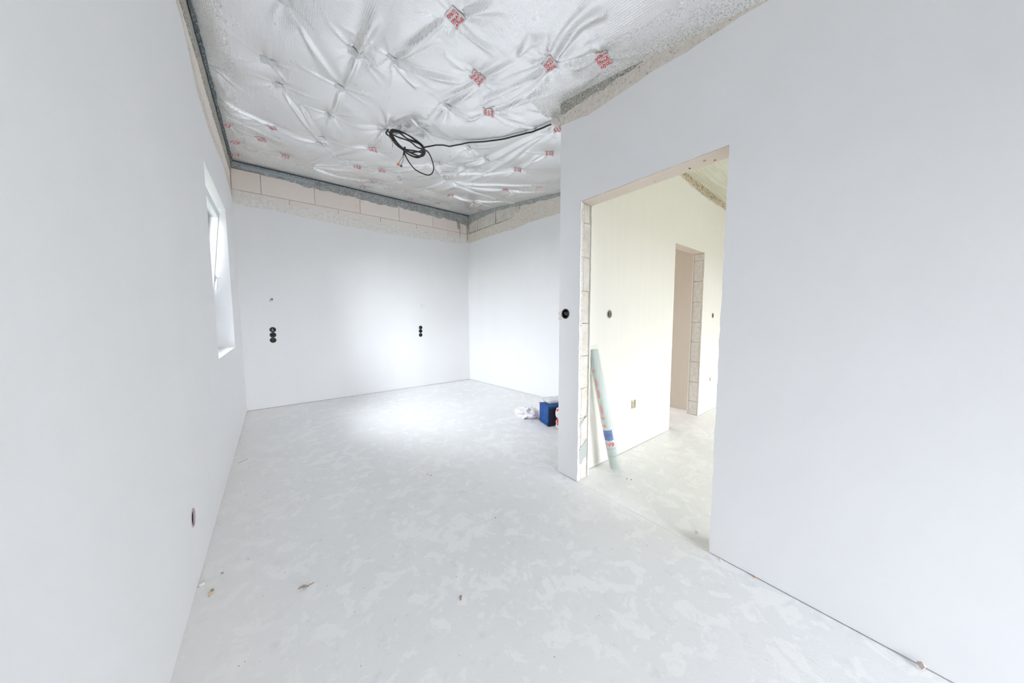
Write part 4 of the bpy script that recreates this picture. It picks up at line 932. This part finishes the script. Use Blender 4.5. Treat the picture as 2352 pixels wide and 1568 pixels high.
# ---- litter on the floor
def leaf_me(L, w, seed):
    n = 12; vs = []; r = random.Random(seed)
    for k in range(n + 1):
        t_ = k / n; ww = w * math.sin(PI * min(1, t_ * 1.02)) ** 0.7 * (1 + .25 * r.uniform(-1, 1))
        zz = 0.004 + 0.006 * math.sin(t_ * 3 + 1)
        vs += [(-L / 2 + L * t_, -ww, zz + .004), (-L / 2 + L * t_, 0, zz), (-L / 2 + L * t_, ww, zz + .005)]
    fs = [(3 * k + j, 3 * k + 3 + j, 3 * k + 4 + j, 3 * k + 1 + j) for k in range(n) for j in range(2)]
    return mesh('leaf', vs, fs, True)
lf = Thing('dry_leaf', (0.048, 1.571, 0), 'dry brown leaf lying on the floor in the left foreground', 'leaf')
m_ = leaf_me(0.040, 0.009, 4); m_.transform(Matrix.Translation((0.048, 1.571, 0)) @ Matrix.Rotation(0.1, 4, 'Z')); lf.part('blade', m_, plain('dry_leaf_brown', (0.42, 0.33, 0.28), 0.8))
lf.part('stalk', tube_me([(0.068, 1.573, 0.006), (0.080, 1.575, 0.004), (0.088, 1.579, 0.003)], 0.0012, 6, 4), M_brown)
sp = link('wood_splinter', tube_me([(-0.030, -0.028, 0), (0, 0.0, 0.001), (0.026, 0.026, 0)], 0.0016, 6, 3), plain('splinter_wood', (0.34, 0.29, 0.24), 0.8)); sp.location = (-0.258, 3.364, 0.002)
tag(sp, 'thin wood splinter on the floor beside the left wall', 'splinter')
def crumb_me(r, seed, flat=0.6):
    bm = bmesh.new(); bmesh.ops.create_icosphere(bm, subdivisions=1, radius=r); rr = random.Random(seed)
    for v in bm.verts: v.co *= rr.uniform(0.6, 1.25); v.co.z *= flat
    zm = min(v.co.z for v in bm.verts)
    for v in bm.verts: v.co.z -= zm
    me = bpy.data.meshes.new('crumb'); bm.to_mesh(me); bm.free(); return me
M_cr1 = plain('brown_crumb', (0.40, 0.31, 0.24), 0.9); M_cr2 = plain('pale_crumb', (0.76, 0.74, 0.70), 0.9); M_cr3 = plain('rust_chip', (0.55, 0.25, 0.14), 0.8)
CR = [(0, .006, M_cr1, 'brown crumb on the floor beside the left wall, farthest of four'), (1, .011, M_cr2, 'pale plaster crumb touching the left wall base'),
      (2, .008, M_cr1, 'brown crumb near the left wall beside an ochre one'), (3, .010, plain('ochre_crumb', (0.60, 0.44, 0.28), 0.9), 'ochre crumb near the left wall, nearest of four'),
      (4, .007, M_cr3, 'rust coloured chip in the middle of the floor'), (5, .005, M_cr3, 'thin rust sliver beside the rust coloured chip'),
      (6, .007, M_cr1, 'dark brown curled chip in the foreground floor'), (7, .007, M_cr1, 'brown crumb on the hall floor near the mesh roll'),
      (8, .006, M_cr1, 'small brown crumb on the hall floor in front of the mesh roll'), (9, .008, M_cr2, 'pale mortar crumb on the doorway threshold'),
      (10, .005, M_cr1, 'tiny dark crumb on the floor left of the doorway'), (11, .006, M_cr3, 'rust red crumb against the right wall base'),
      (12, .009, M_cr2, 'pale crumb at the foot of the right wall by the doorway'), (14, .007, M_cr1, 'dark crumb in front of the white plastic bag'),
      (19, .012, M_cr2, 'flat pale mortar flake on the hall floor by the right wall'), (20, .009, M_cr2, 'smaller mortar flake beside the flat one by the right wall')]
for i, r_, m_, lb in CR:
    o = link('crumb', crumb_me(r_, i), m_); o.location = (CRUMBS[i][0], CRUMBS[i][1], 0.0005)
    if i == 6: o.scale = (2.4, 0.8, 0.8); o.rotation_euler.z = 1.0
    if i in (4, 5): o.scale = (1.8, 0.6, 0.5); o.rotation_euler.z = -0.5 + i
    tag(o, lb, 'crumb')
chip = link('plaster_chip', crumb_me(0.012, 77, 1.0), plain('tan_chip', (0.58, 0.50, 0.45), 0.9)); chip.location = (1.684, -0.115, 0.0005)
tag(chip, 'tan plaster chip leaning at the base of the right wall in the near corner', 'chip')
sv, sf = [], []; rs = random.Random(41)
for k in range(420):
    x = rs.uniform(-0.31, 1.68); y = rs.uniform(0.6, 5.1)
    if rs.random() < 0.4: x = -0.32 + abs(rs.gauss(0, .2))
    if rs.random() < 0.2: x = rs.uniform(1.84, 3.0); y = rs.uniform(0.2, 1.44)
    if not (x < 1.68 or (x > 1.72 and y < 1.45)): continue
    r = rs.uniform(0.0008, 0.0026); n = len(sv)
    sv += [(x - r, y - r * .6, 0.0004), (x + r, y - r, 0.0004), (x + r * .4, y + r, 0.0004), (x, y, 0.0004 + r * 1.2)]
    sf += [(n, n + 1, n + 3), (n + 1, n + 2, n + 3), (n + 2, n, n + 3)]
o = link('grit', mesh('grit', sv, sf), M_cr1); tag(o, 'fine brown grit scattered over the concrete floor', 'grit', kind='stuff')
